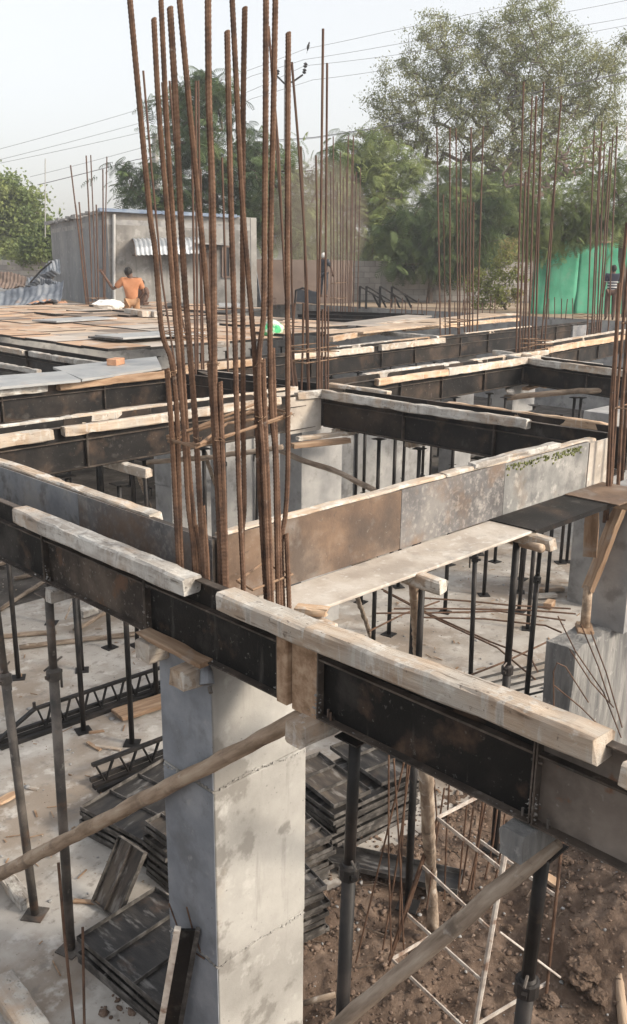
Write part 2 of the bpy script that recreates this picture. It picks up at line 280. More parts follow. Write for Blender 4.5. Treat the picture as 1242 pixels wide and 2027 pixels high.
# ------------------------------------------------------------------ setting: ground, pit floor, soil
from mathutils import noise as mnoise
def fbm(x, y, z=0.0, o=5):
    s = 0; a = 1.0; f = 1.0
    for _ in range(o): s += a*mnoise.noise(Vector((x*f, y*f, z+f))); a *= .5; f *= 2.05
    return s
GZ = 3.25
PX0, PX1, PY0, PY1 = -7.0, 30.0, -7.0, 33.0
g = MB()
B_ = 160
for x0, x1, y0, y1 in ((-B_, B_, PY1, B_), (-B_, B_, -B_, PY0), (-B_, PX0, PY0, PY1), (PX1, B_, PY0, PY1)):
    k = len(g.v); g.v += [Vector((x0, y0, GZ)), Vector((x1, y0, GZ)), Vector((x1, y1, GZ)), Vector((x0, y1, GZ))]; g.f.append((k, k+1, k+2, k+3))
tag(g.build('ground', M['ground']), kind='structure')
g = MB()
g.ab(PX0-.3, PX0, PY0-.3, PY1+.3, -.3, GZ-.01); g.ab(PX1, PX1+.3, PY0-.3, PY1+.3, -.3, GZ-.01)
g.ab(PX0, PX1, PY0-.3, PY0, -.3, GZ-.01); g.ab(PX0, PX1, PY1, PY1+.3, -.3, GZ-.01)
tag(g.build('pit_side', M['concd']), kind='structure')
# basement slab with a ragged near edge
poly = [(PX1, 12.3), (PX0, 12.3), (PX0, 3.75)]
xs = np.arange(PX0+.3, 12, .22)
poly += [(x, (3.95 if x < 3.6 else (4.45 if x < 6.5 else 4.1 if x < 9 else 2.0)) + .16*fbm(x*1.3, 3.0)) for x in xs] + [(12.2, 1.2), (PX1, 1.2)]
g = MB(); g.prism(poly, -.12, 0.0)
tag(g.build('concrete_floor', M['slab']), kind='structure')
g = MB(); M['earth_shade'] = mat('shade_toned_earth', [(.045, .040, .036), (.075, .066, .058), (.12, .108, .098)], 1.5, 1, 0, .8, 9, layers=[((.20, .185, .17), 5, .58, .70, .7)], bdist=.03)  # guessed earth of the far bays, its colour darkened to stand in for shade
g.ab(PX0, PX1, 12.301, PY1, -.12, -.01); tag(g.build('shade_toned_floor', M['earth_shade']), kind='structure')
g = MB(); g.ab(16.6, 16.8, -4, 8.4, -.1, 2.95); tag(g.build('basement_wall', M['concd']), 'grey basement wall in shade at the far right of the bays', 'wall')
def soil_h(x, y):
    h = -.10 + .06*fbm(x*.9, y*.9) + .06*fbm(x*3.2, y*3.2, 3) + .045*abs(fbm(x*9, y*9, 6))
    h += .55*math.exp(-(((x-6.3)/1.0)**2+((y-2.4)/.7)**2))          # heap beside the trench
    h += .35*math.exp(-(((x-6.9)/.9)**2+((y-1.2)/1.0)**2))
    h += .30*math.exp(-(((x-4.3)/.5)**2+((y-1.2)/.5)**2))
    h += .10*math.exp(-((y-4.3)/.35)**2) - .05*math.exp(-(((x-5.2)/.8)**2+((y-2.6)/.5)**2))
    return h
nx, ny = 420, 330
X = np.linspace(-2, 12.3, nx); Y = np.linspace(-7, 4.75, ny); X[0] = PX0
V = np.array([(x, y, soil_h(x, y)) for y in Y for x in X]); ii = np.arange(nx*ny).reshape(ny, nx)
Q = np.stack([ii[:-1, :-1], ii[:-1, 1:], ii[1:, 1:], ii[1:, :-1]], -1).reshape(-1, 4)
o = link_mesh('soil', np_mesh('soil', V, Q, True), M['soil']); tag(o, kind='structure')
g = MB(); g.ab(PX0, PX1, PY0, PY1, -.6, -.55); tag(g.build('subsoil', M['soil']), kind='structure')
# clods and crumbs that nobody could count
def rock_template(seed, sub=1):
    bm = bmesh.new(); bmesh.ops.create_icosphere(bm, subdivisions=sub, radius=1); r = random.Random(seed)
    for v in bm.verts: v.co *= r.uniform(.65, 1.15)
    V = np.array([v.co[:] for v in bm.verts]); Fc = np.array([[v.index for v in f.verts] for f in bm.faces]); bm.free(); return V, Fc
RT = [rock_template(i) for i in range(5)]
def scatter(name, n, pos_fn, size_fn, m, seed):
    r = random.Random(seed); VV = []; FF = []; k = 0
    for i in range(n):
        p = pos_fn(r)
        if p is None: continue
        V, Fc = RT[r.randrange(5)]; s = size_fn(r); a = r.uniform(0, 6.28); ca, sa = math.cos(a), math.sin(a)
        W = V*np.array([s*r.uniform(.7, 1.4), s*r.uniform(.7, 1.3), s*r.uniform(.45, .8)])
        W = np.stack([W[:, 0]*ca-W[:, 1]*sa, W[:, 0]*sa+W[:, 1]*ca, W[:, 2]], 1)+np.array(p); VV.append(W); FF.append(Fc+k); k += len(V)
    o = link_mesh(name, np_mesh(name, np.concatenate(VV), np.concatenate(FF)), m); tag(o, kind='stuff'); return o
def soilpos(r):
    x = r.uniform(2.6, 8.2); y = r.uniform(.4, 4.4) if r.random() < .85 else r.uniform(4.0, 4.75)
    return (x, y, max(soil_h(x, y), 0 if y > 4.5 else -9)+.004)
scatter('soil_crumbs', 9000, soilpos, lambda r: .007+.022*r.random()**3+(.03*r.random() if r.random() < .06 else 0), M['clod'], 3)
def floorpos(r):
    x = r.uniform(2.2, 14); y = r.uniform(4.6, 15)
    return (x, y, .002) if fbm(x*.7, y*.7, 9) > -.1 else None
o = scatter('floor_crumbs', 1700, floorpos, lambda r: .004+.011*r.random()**4+.003, M['litter'], 4)

r = random.Random(21); lt = MB()
for i in range(260):
    x = r.uniform(2.3, 13); y = r.uniform(4.7, 11.5); a_ = r.uniform(0, 6.28); l_ = .03+.16*r.random()**2; lt.bar((x, y, .008), (x+l_*math.cos(a_), y+l_*math.sin(a_), .008+.02*r.random()), .006+.016*r.random()**2, .006)
tag(lt.build('floor_splinters', M['woodd']), kind='stuff')
scatter('floor_stones', 420, lambda r: (r.uniform(2.3, 13), r.uniform(4.6, 12), .004), lambda r: .008+.03*r.random()**4, M['concd'], 8)
lt = MB()
for i in range(220):
    p_ = soilpos(r); a_ = r.uniform(0, 6.28); l_ = .05+.25*r.random()**2; q_ = Vector((p_[0]+l_*math.cos(a_), p_[1]+l_*math.sin(a_), p_[2]+r.uniform(0, .04))); lt.tube([Vector(p_), Vector(p_).lerp(q_, .5)+Vector((r.uniform(-.02, .02), r.uniform(-.02, .02), .015)), q_], .003+.004*r.random(), 4)
tag(lt.build('soil_twigs', M['bark']), kind='stuff')
scatter('soil_stones', 700, soilpos, lambda r: .006+.02*r.random()**3, M['concd'], 18)
# ------------------------------------------------------------------ steel shutter sides of beams
ZT, ZB = 3.5, 3.05
def panel_mb(p0, p1, nrm, z0, z1, rib=True, fl=.045, mid=False):
    """sheet from p0 to p1 with edge flanges on the side nrm"""
    p0 = Vector((p0[0], p0[1], 0)); p1 = Vector((p1[0], p1[1], 0)); t = (p1-p0).normalized(); n = Vector((nrm[0], nrm[1], 0)).normalized(); L = (p1-p0).length
    zc = (z0+z1)/2; Z = Vector((0, 0, 1)); c = (p0+p1)/2; m = MB()
    m.box(c+Z*zc-n*.002, t*(L/2), n*.002, Z*((z1-z0)/2))
    e = .0035; m.edge_from = 6; m.edge_mat = 'panel_edge'
    m.box(c+Z*(z1-e)+n*(fl/2), t*(L/2-.001), n*(fl/2), Z*e); m.box(c+Z*(z0+e)+n*(fl/2), t*(L/2-.001), n*(fl/2), Z*e)
    for s in (-1, 1): m.box(c+t*s*(L/2-e)+Z*zc+n*(fl/2-.001), t*e, n*(fl/2-.002), Z*((z1-z0)/2-2*e))
    if rib: m.box(c+Z*(z1-.155)+n*.019, t*(L/2-2*e), n*.019, Z*.005)
    if mid: m.box(c+Z*(zc-.08)+n*.014, t*.004, n*.014, Z*((z1-z0)/2-.1))
    return m
def side(th, p0, p1, nrm, joints, mats, z0=ZB, z1=ZT, rib=True, labels=None):
    p0 = Vector((p0[0], p0[1])); p1 = Vector((p1[0], p1[1])); js = [0.0]+list(joints)+[1.0]
    for i in range(len(js)-1):
        g = .002/max((p1-p0).length, .1); a = p0.lerp(p1, js[i]+g); b = p0.lerp(p1, js[i+1]-g)
        dz = rnd.uniform(-.004, .004)
        m = mats[i % len(mats)] if isinstance(mats, (list, tuple)) else mats
        o = panel_mb(a, b, nrm, z0+dz, z1+dz, rib).build('side_panel', m, th)
        if labels and labels[i]: o['label'] = labels[i]
def soffit(th, x0, x1, y0, y1, m, z=ZB):
    return MB().ab(x0, x1, y0, y1, z-.022, z-.004).build('soffit_panel', m, th)
def fr(a, b, v): return (v-a)/(b-a)

FX = 2.73
# near beam: outer side, inner side, soffit
tb = thing('beam_formwork', 'dark steel beam formwork crossing the foreground from left edge to lower right', 'formwork', (FX, 3.5, ZB))
yj = [atX(px, py, FX).y for px, py in ((100, 1152), (300, 1246), (562, 1376), (638, 1414), (1060, 1625))]
Ya, Yb = 7.2, -.6
bounds = [Ya]+yj+[Yb]
fm = ['near_black', 'near_brown', 'near_black', None, 'near_black', 'panel_brown']
for i in range(6):
    if fm[i]:
        o = panel_mb((FX, bounds[i]-.003), (FX, bounds[i+1]+.003), (-1, 0), ZB+rnd.uniform(-.004, .004), ZT+rnd.uniform(-.004, .004), True).build('side_panel', M[fm[i]], tb)
        if i == 5: o['label'] = 'brown rust stained side panel at the right end'
# timber make-up piece between the panels
m = MB(); yc = (yj[2]+yj[3])/2; wv = abs(yj[2]-yj[3])
m.ab(FX-.03, FX-.004, yc-wv/2+.004, yc+wv*.18, ZB-.03, ZT-.01); m.ab(FX-.055, FX-.006, yc+wv*.2, yc+wv/2-.004, ZB-.01, ZT-.02)
bevel(m.build('filler_board', M['woodd'], tb))
for a, b in ((Ya, 5.6), (5.6, 4.06)):
    panel_mb((3.2, a-.002), (3.2, b+.002), (1, 0), ZB, ZT-.01, True).build('side_panel', M['panel_blue'] if a > 6 else M['panel_dark'], tb)
MB().ab(FX+.002, 3.197, 4.05, Ya, ZB-.02, ZB-.003).build('soffit_panel', M['blackb'], tb)
MB().ab(FX+.002, 3.197, Yb, 3.5, ZB-.02, ZB-.003).build('soffit_panel', M['blackb'], tb)
for k in range(34):   # wedge pins through the flange holes
    b_ = rnd.choice(bounds[1:6]); z_ = ZB+.04+.38*rnd.random(); y_ = b_+rnd.choice((-.016, .016))
    if k < 5: MB().tube([(FX-.03, y_-.012, z_), (FX-.03, y_+.012, z_)], .0055, 6).build('wedge_bolt', M['tube'], tb)
# wedge bolts at the panel joints
for (px, py) in ((1035, 1608), (1050, 1612), (1085, 1630), (650, 1412), (655, 1418), (290, 1240), (100, 1148)):
    p = atX(px, py, FX-.02); MB().tube([p+Vector((0, 0, -.02)), p+Vector((0, 0, .02))], .006, 6).build('wedge_bolt', M['tube'], tb)

def crust(name, pts, n, s0, s1, m, parent, seed):
    r = random.Random(seed); VV = []; FF = []; k = 0
    for i in range(n):
        a, b, sp = pts[r.randrange(len(pts))]; p = Vector(a).lerp(Vector(b), r.random()**1.0); s = s0+(s1-s0)*r.random()**3
        V, Fc = RT[r.randrange(5)]; W = V*np.array([s*r.uniform(.4, .9), s*r.uniform(.8, 2.2), s*r.uniform(.5, 1.1)])+np.array(p[:])+np.array([r.gauss(0, sp*.3), r.gauss(0, sp), r.gauss(0, sp)])-np.array(ORG[parent.name][:]); VV.append(W); FF.append(Fc+k); k += len(V)
    o = link_mesh(name, np_mesh(name, np.concatenate(VV), np.concatenate(FF)), m, parent); o['kind'] = 'stuff'; return o
crust('cement_crust', [((FX-.02, Ya, ZB), (FX-.03, Yb, ZB), .008)]*3+[((FX-.03, y, ZB+.02), (FX-.03, y, ZB+.12), .010) for y in yj], 620, .002, .010, M['panel_grey'], tb, 3)
# beam running right from the near column: only its far side stands, flat face towards us
YR = 4.05
tb = thing('beam_formwork', 'beam formwork with one tall flat side running right from the near column', 'formwork', (5.5, 3.85, ZB))
xj = [atY(px, py, YR).x for px, py in ((793, 1030), (997, 970), (1163, 915))]
bd = [3.22]+xj
for i, (mm, lab) in enumerate((('panel_rust', 'brown rusty side panel'), ('panel_dark', 'dark speckled side panel'), ('panel_grey', 'light grey cement coated side panel'))):
    o = panel_mb((bd[i]+.003, YR), (bd[i+1]-.003, YR), (0, 1), ZB, ZT+rnd.uniform(-.004, .004), True).build('side_panel', M[mm], tb); o['label'] = lab
o = MB().ab(bd[3]+.004, bd[3]+.42, YR-.012, YR+.006, ZB, ZT-.01).build('end_board', M['ply'], tb)
mm = MB()
for k in range(130):
    x = rnd.uniform(bd[2]+.02, bd[3]-.15); z = ZT-.02-abs(rnd.gauss(0, .03)); mm.box((x, YR-.008, z), (rnd.uniform(.005, .018), 0, rnd.uniform(-.003, .003)), (0, .004, 0), (0, 0, rnd.uniform(.003, .010)))
mm.build('moss_patch', M['moss'], tb)['kind'] = 'stuff'
xs2 = at(1010, 1030, ZB).x
mm = MB().ab(3.5, xs2, 3.63, YR-.006, ZB-.03, ZB-.006); o = bevel(mm.build('soffit_panel', M['ply'], tb)); o['label'] = 'light cement splashed soffit board'
mm = MB().ab(xs2-.12, 7.75, 3.60, YR-.008, ZB-.003, ZB+.006); mm.ab(xs2-.12, 7.75, 3.60, 3.606, ZB-.04, ZB-.003); o = mm.build('soffit_panel', M['black'], tb); o['label'] = 'black steel soffit plate'
mm = MB().ab(7.3, 8.0, 3.50, YR-.02, ZB+.010, ZB+.018); o = mm.build('soffit_panel', M['panel_rust'], tb); o['label'] = 'orange rusty plate under the right column cage'

BEAMS = [  # label, near p0, p1, normal, joints, second-side offset
 ('black beam formwork across the left middle, right behind the near beam', (2.2, 7.95), (8.28, 8.2), (0, -1), 5, .42),
 ('black beam formwork running right from the middle column towards the right cage', (8.3, 8.15), (8.3, 4.15), (-1, 0), 3, .42),
 ('black beam formwork from middle column to the column at its far right', (9.05, 8.5), (13.95, 8.75), (0, -1), 4, .42),
 ('black beam formwork at the right edge in front of the curved pole', (14.1, 8.85), (13.1, 4.6), (-1, 0), 3, .42),
 ('black beam formwork on the left below the bluish plates and the brick', (3.9, 11.0), (8.3, 11.2), (0, -1), 3, .42),
 ('long black beam formwork across the middle right behind the second cage', (8.8, 11.6), (25.2, 13.25), (0, -1), 10, .42),
 ('short beam formwork with orange timber at far right below the striped shirt', (15.0, 9.45), (22.0, 10.5), (0, -1), 5, .42),
 ('beam formwork of the open bay at the left edge before the deck', (8.0, 12.75), (8.1, 18.5), (-1, 0), 4, .42),
 ('beam formwork with pale timbers behind the left middle beam', (8.8, 8.75), (8.5, 11.15), (1, 0), 2, .40),
]
for k, (lab, p0, p1, nr, nj, off) in enumerate(BEAMS):
    c = ((p0[0]+p1[0])/2, (p0[1]+p1[1])/2, ZB); th = thing('beam_formwork', lab, 'formwork', c)
    jit = [(i+1)/nj+rnd.uniform(-.02, .02) for i in range(nj-1)]
    ms = [M['black'], M['blackb'], M['black'], M['black']] if k != 3 else [M['black']]
    side(th, p0, p1, nr, jit, [ms[(i*3+k) % len(ms)] for i in range(nj)])
    n = Vector((-nr[0], -nr[1])); q0 = Vector(p0)+n*off; q1 = Vector(p1)+n*off
    side(th, q0, q1, (n.x, n.y), jit, [M['blackb'], M['black']], z1=ZT-.01)
    a = Vector(p0)+n*.005; b = Vector(p1)+n*.005; c2 = Vector(p1)+n*(off-.005); d = Vector(p0)+n*(off-.005)
    pl = [a, b, c2, d]
    ar = sum(pl[i].x*pl[(i+1) % 4].y-pl[(i+1) % 4].x*pl[i].y for i in range(4))
    if ar < 0: pl.reverse()
    MB().prism(pl, ZB-.02, ZB-.003).build('soffit_panel', M['blackb'], th)

# ------------------------------------------------------------------ timbers
def timber_mesh(L, wd, hg, seed, ch=.012, warp=.006):
    r = random.Random(seed); n = max(3, int(L/.11)); m = MB(); k = 0; nick = [r.uniform(0, .015) if r.random() < .16 else 0 for _ in range(8*(n+1))]
    a, b = wd/2, hg/2
    sec = [(-a+ch, -b), (a-ch, -b), (a, -b+ch), (a, b-ch), (a-ch, b), (-a+ch, b), (-a, b-ch), (-a, -b+ch)]
    ph = r.uniform(0, 6)
    for i in range(n+1):
        x = L*i/n-L/2; wy = warp*math.sin(ph+i*.9)*.7+warp*math.sin(2.3*x+ph); wz = warp*.7*math.sin(ph*2+x*1.7)
        s = 1 if 0 < i < n else .965
        for (y, z) in sec:
            q_ = 1-nick.pop()/max(a, .03); m.v.append(Vector((x+(r.uniform(-.014, .014) if i in (0, n) else r.uniform(-.02, .02)), y*s*q_+wy+r.uniform(-.003, .003), z*s*q_+wz+r.uniform(-.003, .003))))
    for i in range(n):
        for j in range(8): m.f.append((i*8+j, (i+1)*8+j, (i+1)*8+(j+1) % 8, i*8+(j+1) % 8))
    m.f.append(tuple(range(8))); m.f.append(tuple(n*8+j for j in reversed(range(8))))
    return m.mesh('timber')
NT = [0]
def timber(p0, p1, wd, hg, label, m='wood', group=None, name='timber_beam', cat='timber', roll=0.0, parent=None, ch=.012, warp=.006):
    p0 = Vector(p0); p1 = Vector(p1); NT[0] += 1
    me = timber_mesh((p1-p0).length, wd, hg, NT[0], ch, warp); me.materials.append(M[m])
    o = bpy.data.objects.new(name, me); COL.objects.link(o)
    t, n, b = frame_from(p1-p0); rot = Matrix((t, n, b)).transposed().to_4x4()
    if roll: rot = rot @ Matrix.Rotation(roll, 4, 'X')
    mw = Matrix.Translation((p0+p1)/2) @ rot
    if parent is not None:
        o.parent = parent; mw = Matrix.Translation(-ORG[parent.name]) @ mw
    o.matrix_world = mw if parent is None else mw
    if parent is not None: o.matrix_local = mw
    else: tag(o, label, cat, group)
    return o
def XL(px, py, X, z):   # point on the line X=const at height z seen near px
    p = atX(px, py, X); return Vector((X, p.y, z))
def YL(px, py, Y, z):
    p = atY(px, py, Y); return Vector((p.x, Y, z))
WAL = 'timber walers lying along the beam shutters'
xo = FX-.055
def near_timber(a, b, label, m, z=3.445, wd=.10, hg=.10, x=xo, dz=0):
    ya = atX(a[0], a[1], x-wd/2).y; yb = atX(b[0], b[1], x-wd/2).y
    return timber((x, ya, z), (x, yb, z+dz), wd, hg, label, m, WAL, roll=rnd.uniform(-.05, .05))
near_timber((22, 1030), (364, 1163), 'short pale timber on the left end of the near beam', 'woodg', 3.47, .13, .105)
near_timber((430, 1190), (606, 1270), 'cement splashed timber piece right in front of the near rebar cage', 'wood', 3.475, .13, .10)
near_timber((604, 1262), (1172, 1518), 'long pale timber along the near beam, biggest in the foreground', 'wood', 3.475, .135, .105, dz=.015)
near_timber((1228, 1545), (1330, 1600), 'timber end poking in at the right edge beside the near beam', 'wood', 3.44, .10, .10)
timber((3.27, atX(-30, 915, 3.27).y, 3.47), (3.27, atX(312, 1030, 3.27).y, 3.47), .10, .09, 'pale timber on the inner side of the near beam at left', 'wood', WAL)
timber((3.3, YR+.06, 3.475), (5.5, YR+.06, 3.485), .095, .08, 'tan timber behind the brown rusty panel', 'wood', WAL)
timber((5.52, YR+.06, 3.49), (7.9, YR+.07, 3.475), .095, .08, 'tan timber behind the light grey mossy panel', 'wood', WAL)
timber((5.9, YR+.05, 3.535), (7.2, YR+.06, 3.53), .09, .05, 'thin pale board on top of the mossy panel', 'woodg', WAL, ch=.008)
def along(p0, p1, fa, fb, off, z, wd, hg, label, m):
    a = Vector(p0); b = Vector(p1); t = (b-a).normalized(); n = Vector((-t.y, t.x)); q = a.lerp(b, fa)+n*off; s = a.lerp(b, fb)+n*off
    return timber((q.x, q.y, z), (s.x, s.y, z+rnd.uniform(-.012, .012)), wd, hg, label, m, WAL, roll=rnd.uniform(-.06, .06))
def fx(beam, px, py):   # fraction along a near side of a beam for a sight line at beam-top height
    a = Vector(BEAMS[beam][1]); b = Vector(BEAMS[beam][2]); p = at(px, py, 3.45); t = b-a; return (Vector((p.x, p.y))-a).dot(t)/t.length_squared
def bt(beam, pa, pb, label, m, near=True, z=3.46, wd=.10, hg=.10):
    lab, a, b, nr, nj, off = BEAMS[beam]; t = (Vector(b)-Vector(a)).normalized(); n = Vector((-t.y, t.x)); s = 1 if n.dot(Vector(nr)) > 0 else -1
    o_ = s*(.05) if near else -s*(off+.05)
    return along(a, b, fx(beam, *pa), fx(beam, *pb), o_, z, wd, hg, label, m)
bt(0, (-60, 885), (135, 868), 'tan timber at the left edge on the left middle beam', 'wood', z=3.45, hg=.12)
bt(0, (150, 862), (588, 800), 'long pale timber on the left middle beam behind the near rebars', 'wood', z=3.46)
bt(0, (-60, 850), (125, 830), 'timber on the far side of the left middle beam at the edge', 'woodg', False)
bt(0, (130, 832), (560, 770), 'pale timber on the far side of the left middle beam', 'wood', False)
bt(1, (640, 780), (1085, 835), 'long pale timber right of the middle column towards the right', 'woodg', z=3.465, hg=.115)
bt(1, (690, 765), (800, 782), 'short pale timber on the far side right of the middle column', 'wood', False, 3.5, .09, .06)
bt(1, (930, 795), (1270, 832), 'orange timber on the far side near the right cage', 'woodo', False)
bt(2, (720, 755), (880, 738), 'orange timber right behind the middle cage', 'woodo')
bt(2, (882, 738), (1043, 710), 'pale timber reaching the second right cage', 'wood', hg=.12)
bt(2, (700, 745), (900, 722), 'grey timber behind the orange timber of the middle beam', 'woodg', False)
bt(2, (890, 715), (1020, 694), 'pale timber on far side before the second right cage', 'wood', False)
bt(3, (1035, 706), (1153, 722), 'grey cracked timber right of the second right cage', 'woodg', hg=.115)
bt(3, (1152, 722), (1270, 738), 'pale timber at the right edge below the orange one', 'wood', hg=.115)
bt(3, (1050, 695), (1270, 720), 'dark weathered timber behind the cracked grey one', 'woodg', False)
bt(4, (-50, 790), (126, 775), 'pale timber below the bluish plates at the left edge', 'woodg', hg=.11)
bt(4, (150, 772), (400, 742), 'orange brown timber below the brick', 'woodd', hg=.11)
bt(5, (600, 712), (748, 692), 'pale timber right of the middle cage on the long beam', 'wood', hg=.12)
bt(5, (764, 690), (890, 676), 'pale timber on the long beam left of the tall thin cage', 'wood', hg=.12)
bt(5, (420, 745), (580, 722), 'orange timber seen through the near rebars', 'woodo', hg=.12)
bt(5, (650, 690), (750, 676), 'grey timber on far side of the long beam', 'woodg', False)
bt(5, (755, 678), (862, 664), 'orange timber on the far side of the long beam', 'woodo', False)
bt(5, (890, 662), (1020, 648), 'pale timber between the two right cages', 'wood', False)
bt(6, (1070, 694), (1250, 668), 'bright orange timber under the striped man', 'woodo', hg=.12)
bt(6, (1068, 684), (1245, 658), 'pale timber behind the bright orange one', 'wood', False, hg=.12)
bt(7, (212, 726), (75, 700), 'pale timber along the open bay left of the deck', 'woodg')
bt(7, (68, 698), (-40, 678), 'pale timber further along the open bay at the left edge', 'wood')
timber(at(-30, 717, 3.45), at(78, 737, 3.45), .09, .08, 'grey timber inside the dark open bay at left', 'woodg', WAL)
bt(8, (470, 762), (440, 733), 'pale timber seen behind the rebars, pointing away', 'woodg', True)
# node head pieces round the middle column and other columns
timber((7.82, 8.15, 3.47), (8.25, 8.13, 3.475), .09, .10, 'short timber block at the head of the middle column', 'woodg', WAL)
timber(at(755, 660, 3.5), at(868, 668, 3.5), .1, .1, 'pale timber crossing before the open deck bay', 'woodg', WAL)
timber(at(655, 672, 3.56), at(752, 655, 3.56), .12, .12, 'orange edged timber at the deck corner', 'woodo', WAL)
timber(at(770, 640, 3.6), at(1020, 622, 3.6), .3, .06, 'wide pale board beyond the tall thin cage', 'wood', WAL)
timber(at(800, 652, 3.55), at(1025, 632, 3.55), .14, .1, 'pale timber in front of the wide board', 'woodo', WAL)
timber(at(420, 682, 3.62), at(455, 682, 3.62), .12, .12, 'short timber block seen between the near rebars', 'woodg', WAL)

# ------------------------------------------------------------------ concrete columns
def column(label, x0, x1, y0, y1, top, m, lifts=None, bottom=-.1):
    th = thing('concrete_column', label, 'column', ((x0+x1)/2, (y0+y1)/2, 0))
    zs = [bottom]+(lifts or [])+[top]
    for i in range(len(zs)-1):
        e = .004*((i % 2)) ; mm = MB(); z0, z1 = zs[i], zs[i+1]
        bevel(mm.ab(x0-e, x1+e, y0-e, y1+e, z0+.001, z1-.001).build('column_lift', m, th), .008, 2)
    for z in (lifts or []):          # ragged bead of mortar that leaked at the lift joint
        mm = MB()
        for (ax, ay, bx, by) in ((x0, y0, x1, y0), (x0, y0, x0, y1)):
            nn = 46; L_ = math.hypot(bx-ax, by-ay)
            for i in range(nn):
                u = (i+rnd.random())/nn; s = rnd.uniform(.004, .016)
                mm.box((ax+(bx-ax)*u, ay+(by-ay)*u, z+rnd.uniform(-.008, .008)+.02*math.sin(u*5)), (s, rnd.uniform(-.004, .004), 0), (0, rnd.uniform(.004, .009), 0), (rnd.uniform(-.003, .003), 0, rnd.uniform(.003, .008)))
        mm.build('joint_ridge', m, th)
    return th
c1 = column('big pale concrete column standing in the centre foreground', 2.77, 3.49, 3.55, 4.03, 3.03, M['conc'], [1.0, 2.2])
M['bluegrey'] = mat('blue_grey_face', [(.155, .168, .19), (.205, .22, .245), (.265, .28, .305)], 2.2, .9, 0, .3, 30, layers=[((.13, .135, .145), 3, .54, .66, .7), ((.34, .34, .34), 9, .62, .72, .6), ((.12, .12, .125), 40, .66, .72, .8)], detail=9)
for z0_, z1_ in ((-.1, 1.0), (1.0, 2.2), (2.2, 3.02)): MB().ab(2.762, 2.768, 3.553, 4.028, z0_+.012, z1_-.012).build('face_sheet', M['bluegrey'], c1)  # thin blue-grey sheets over the left face, one per lift
mm = MB()
for s in (0, 1):   # tie wires sticking from the column face
    pts = [atX(808+s*-1, 0, 2.77)]*0
for pts in ([(335, 1788), (352, 1835), (378, 1880), (405, 1898)], [(370, 1795), (382, 1840), (398, 1885)]):
    mm.tube([atX(a, b, 2.76) for a, b in pts], .006, 6)
mm.build('tie_wire', M['rebar'], c1)
column('concrete column under the middle rebar cage', 8.27, 9.06, 8.52, 8.95, 3.02, M['concd'], [1.5])
column('grey concrete column at the right edge behind the leaning wooden prop', 7.95, 8.7, 3.63, 4.02, 3.02, M['concd'], None, 1.6)
column('bluish concrete column seen behind the near rebars', 8.25, 9.05, 11.5, 11.95, 3.02, M['concd'], [1.6])
for lab, x, y in (('column below the second right rebar cage', 14.1, 9.0), ('column below the tall thin right cage', 18.0, 13.1), ('column under the far left of the deck', 8.4, 17.5), ('shaded column behind the props at the middle right', 12.2, 6.1)):
    column('concrete '+lab, x, x+.75, y, y+.45, 3.02, M['concd'])
# column head shutters
for lab, c, sx, sy in (('plywood head shutter on the middle column', (7.98, 8.36), .28, .2), ('plywood head shutter of the second right column', (14.45, 9.05), .35, .22), ('grey steel head box in front of the striped man', (23.6, 13.3), .42, .3)):
    th = thing('column_head_shutter', lab, 'formwork', (*c, ZB-.05)); m1 = M['ply'] if 'ply' in lab else M['panel_blue']
    for s in (-1, 1):
        MB().ab(c[0]-sx, c[0]+sx, c[1]+s*sy-.01, c[1]+s*sy+.01, ZB-.05, ZT-.03).build('shutter_board', m1, th)
        MB().ab(c[0]+s*sx-.01, c[0]+s*sx+.01, c[1]-sy+.012, c[1]+sy-.012, ZB-.05, ZT-.03).build('shutter_board', m1, th)
timber(at(588, 868, 3.0), at(700, 855, 3.0), .1, .05, 'thin board under the middle column head', 'wood', 'boards wedged under the column heads', ch=.006)
timber(at(580, 882, 2.95), at(690, 872, 2.95), .12, .06, 'second board under the middle column head', 'woodd', 'boards wedged under the column heads', ch=.006)

for lab, xa, xb, yy, hh in (('bluish basement wall behind the props under the middle beams', 9.7, 11.6, 12.15, 2.4), ('bluish basement wall piece further right behind the props', 12.4, 16.2, 12.45, 2.5)):
    th = thing('basement_wall', lab, 'wall', ((xa+xb)/2, yy, 0)); MB().ab(xa, xb, yy, yy+.2, -.1, hh).build('wall_body', M['concd'], th)
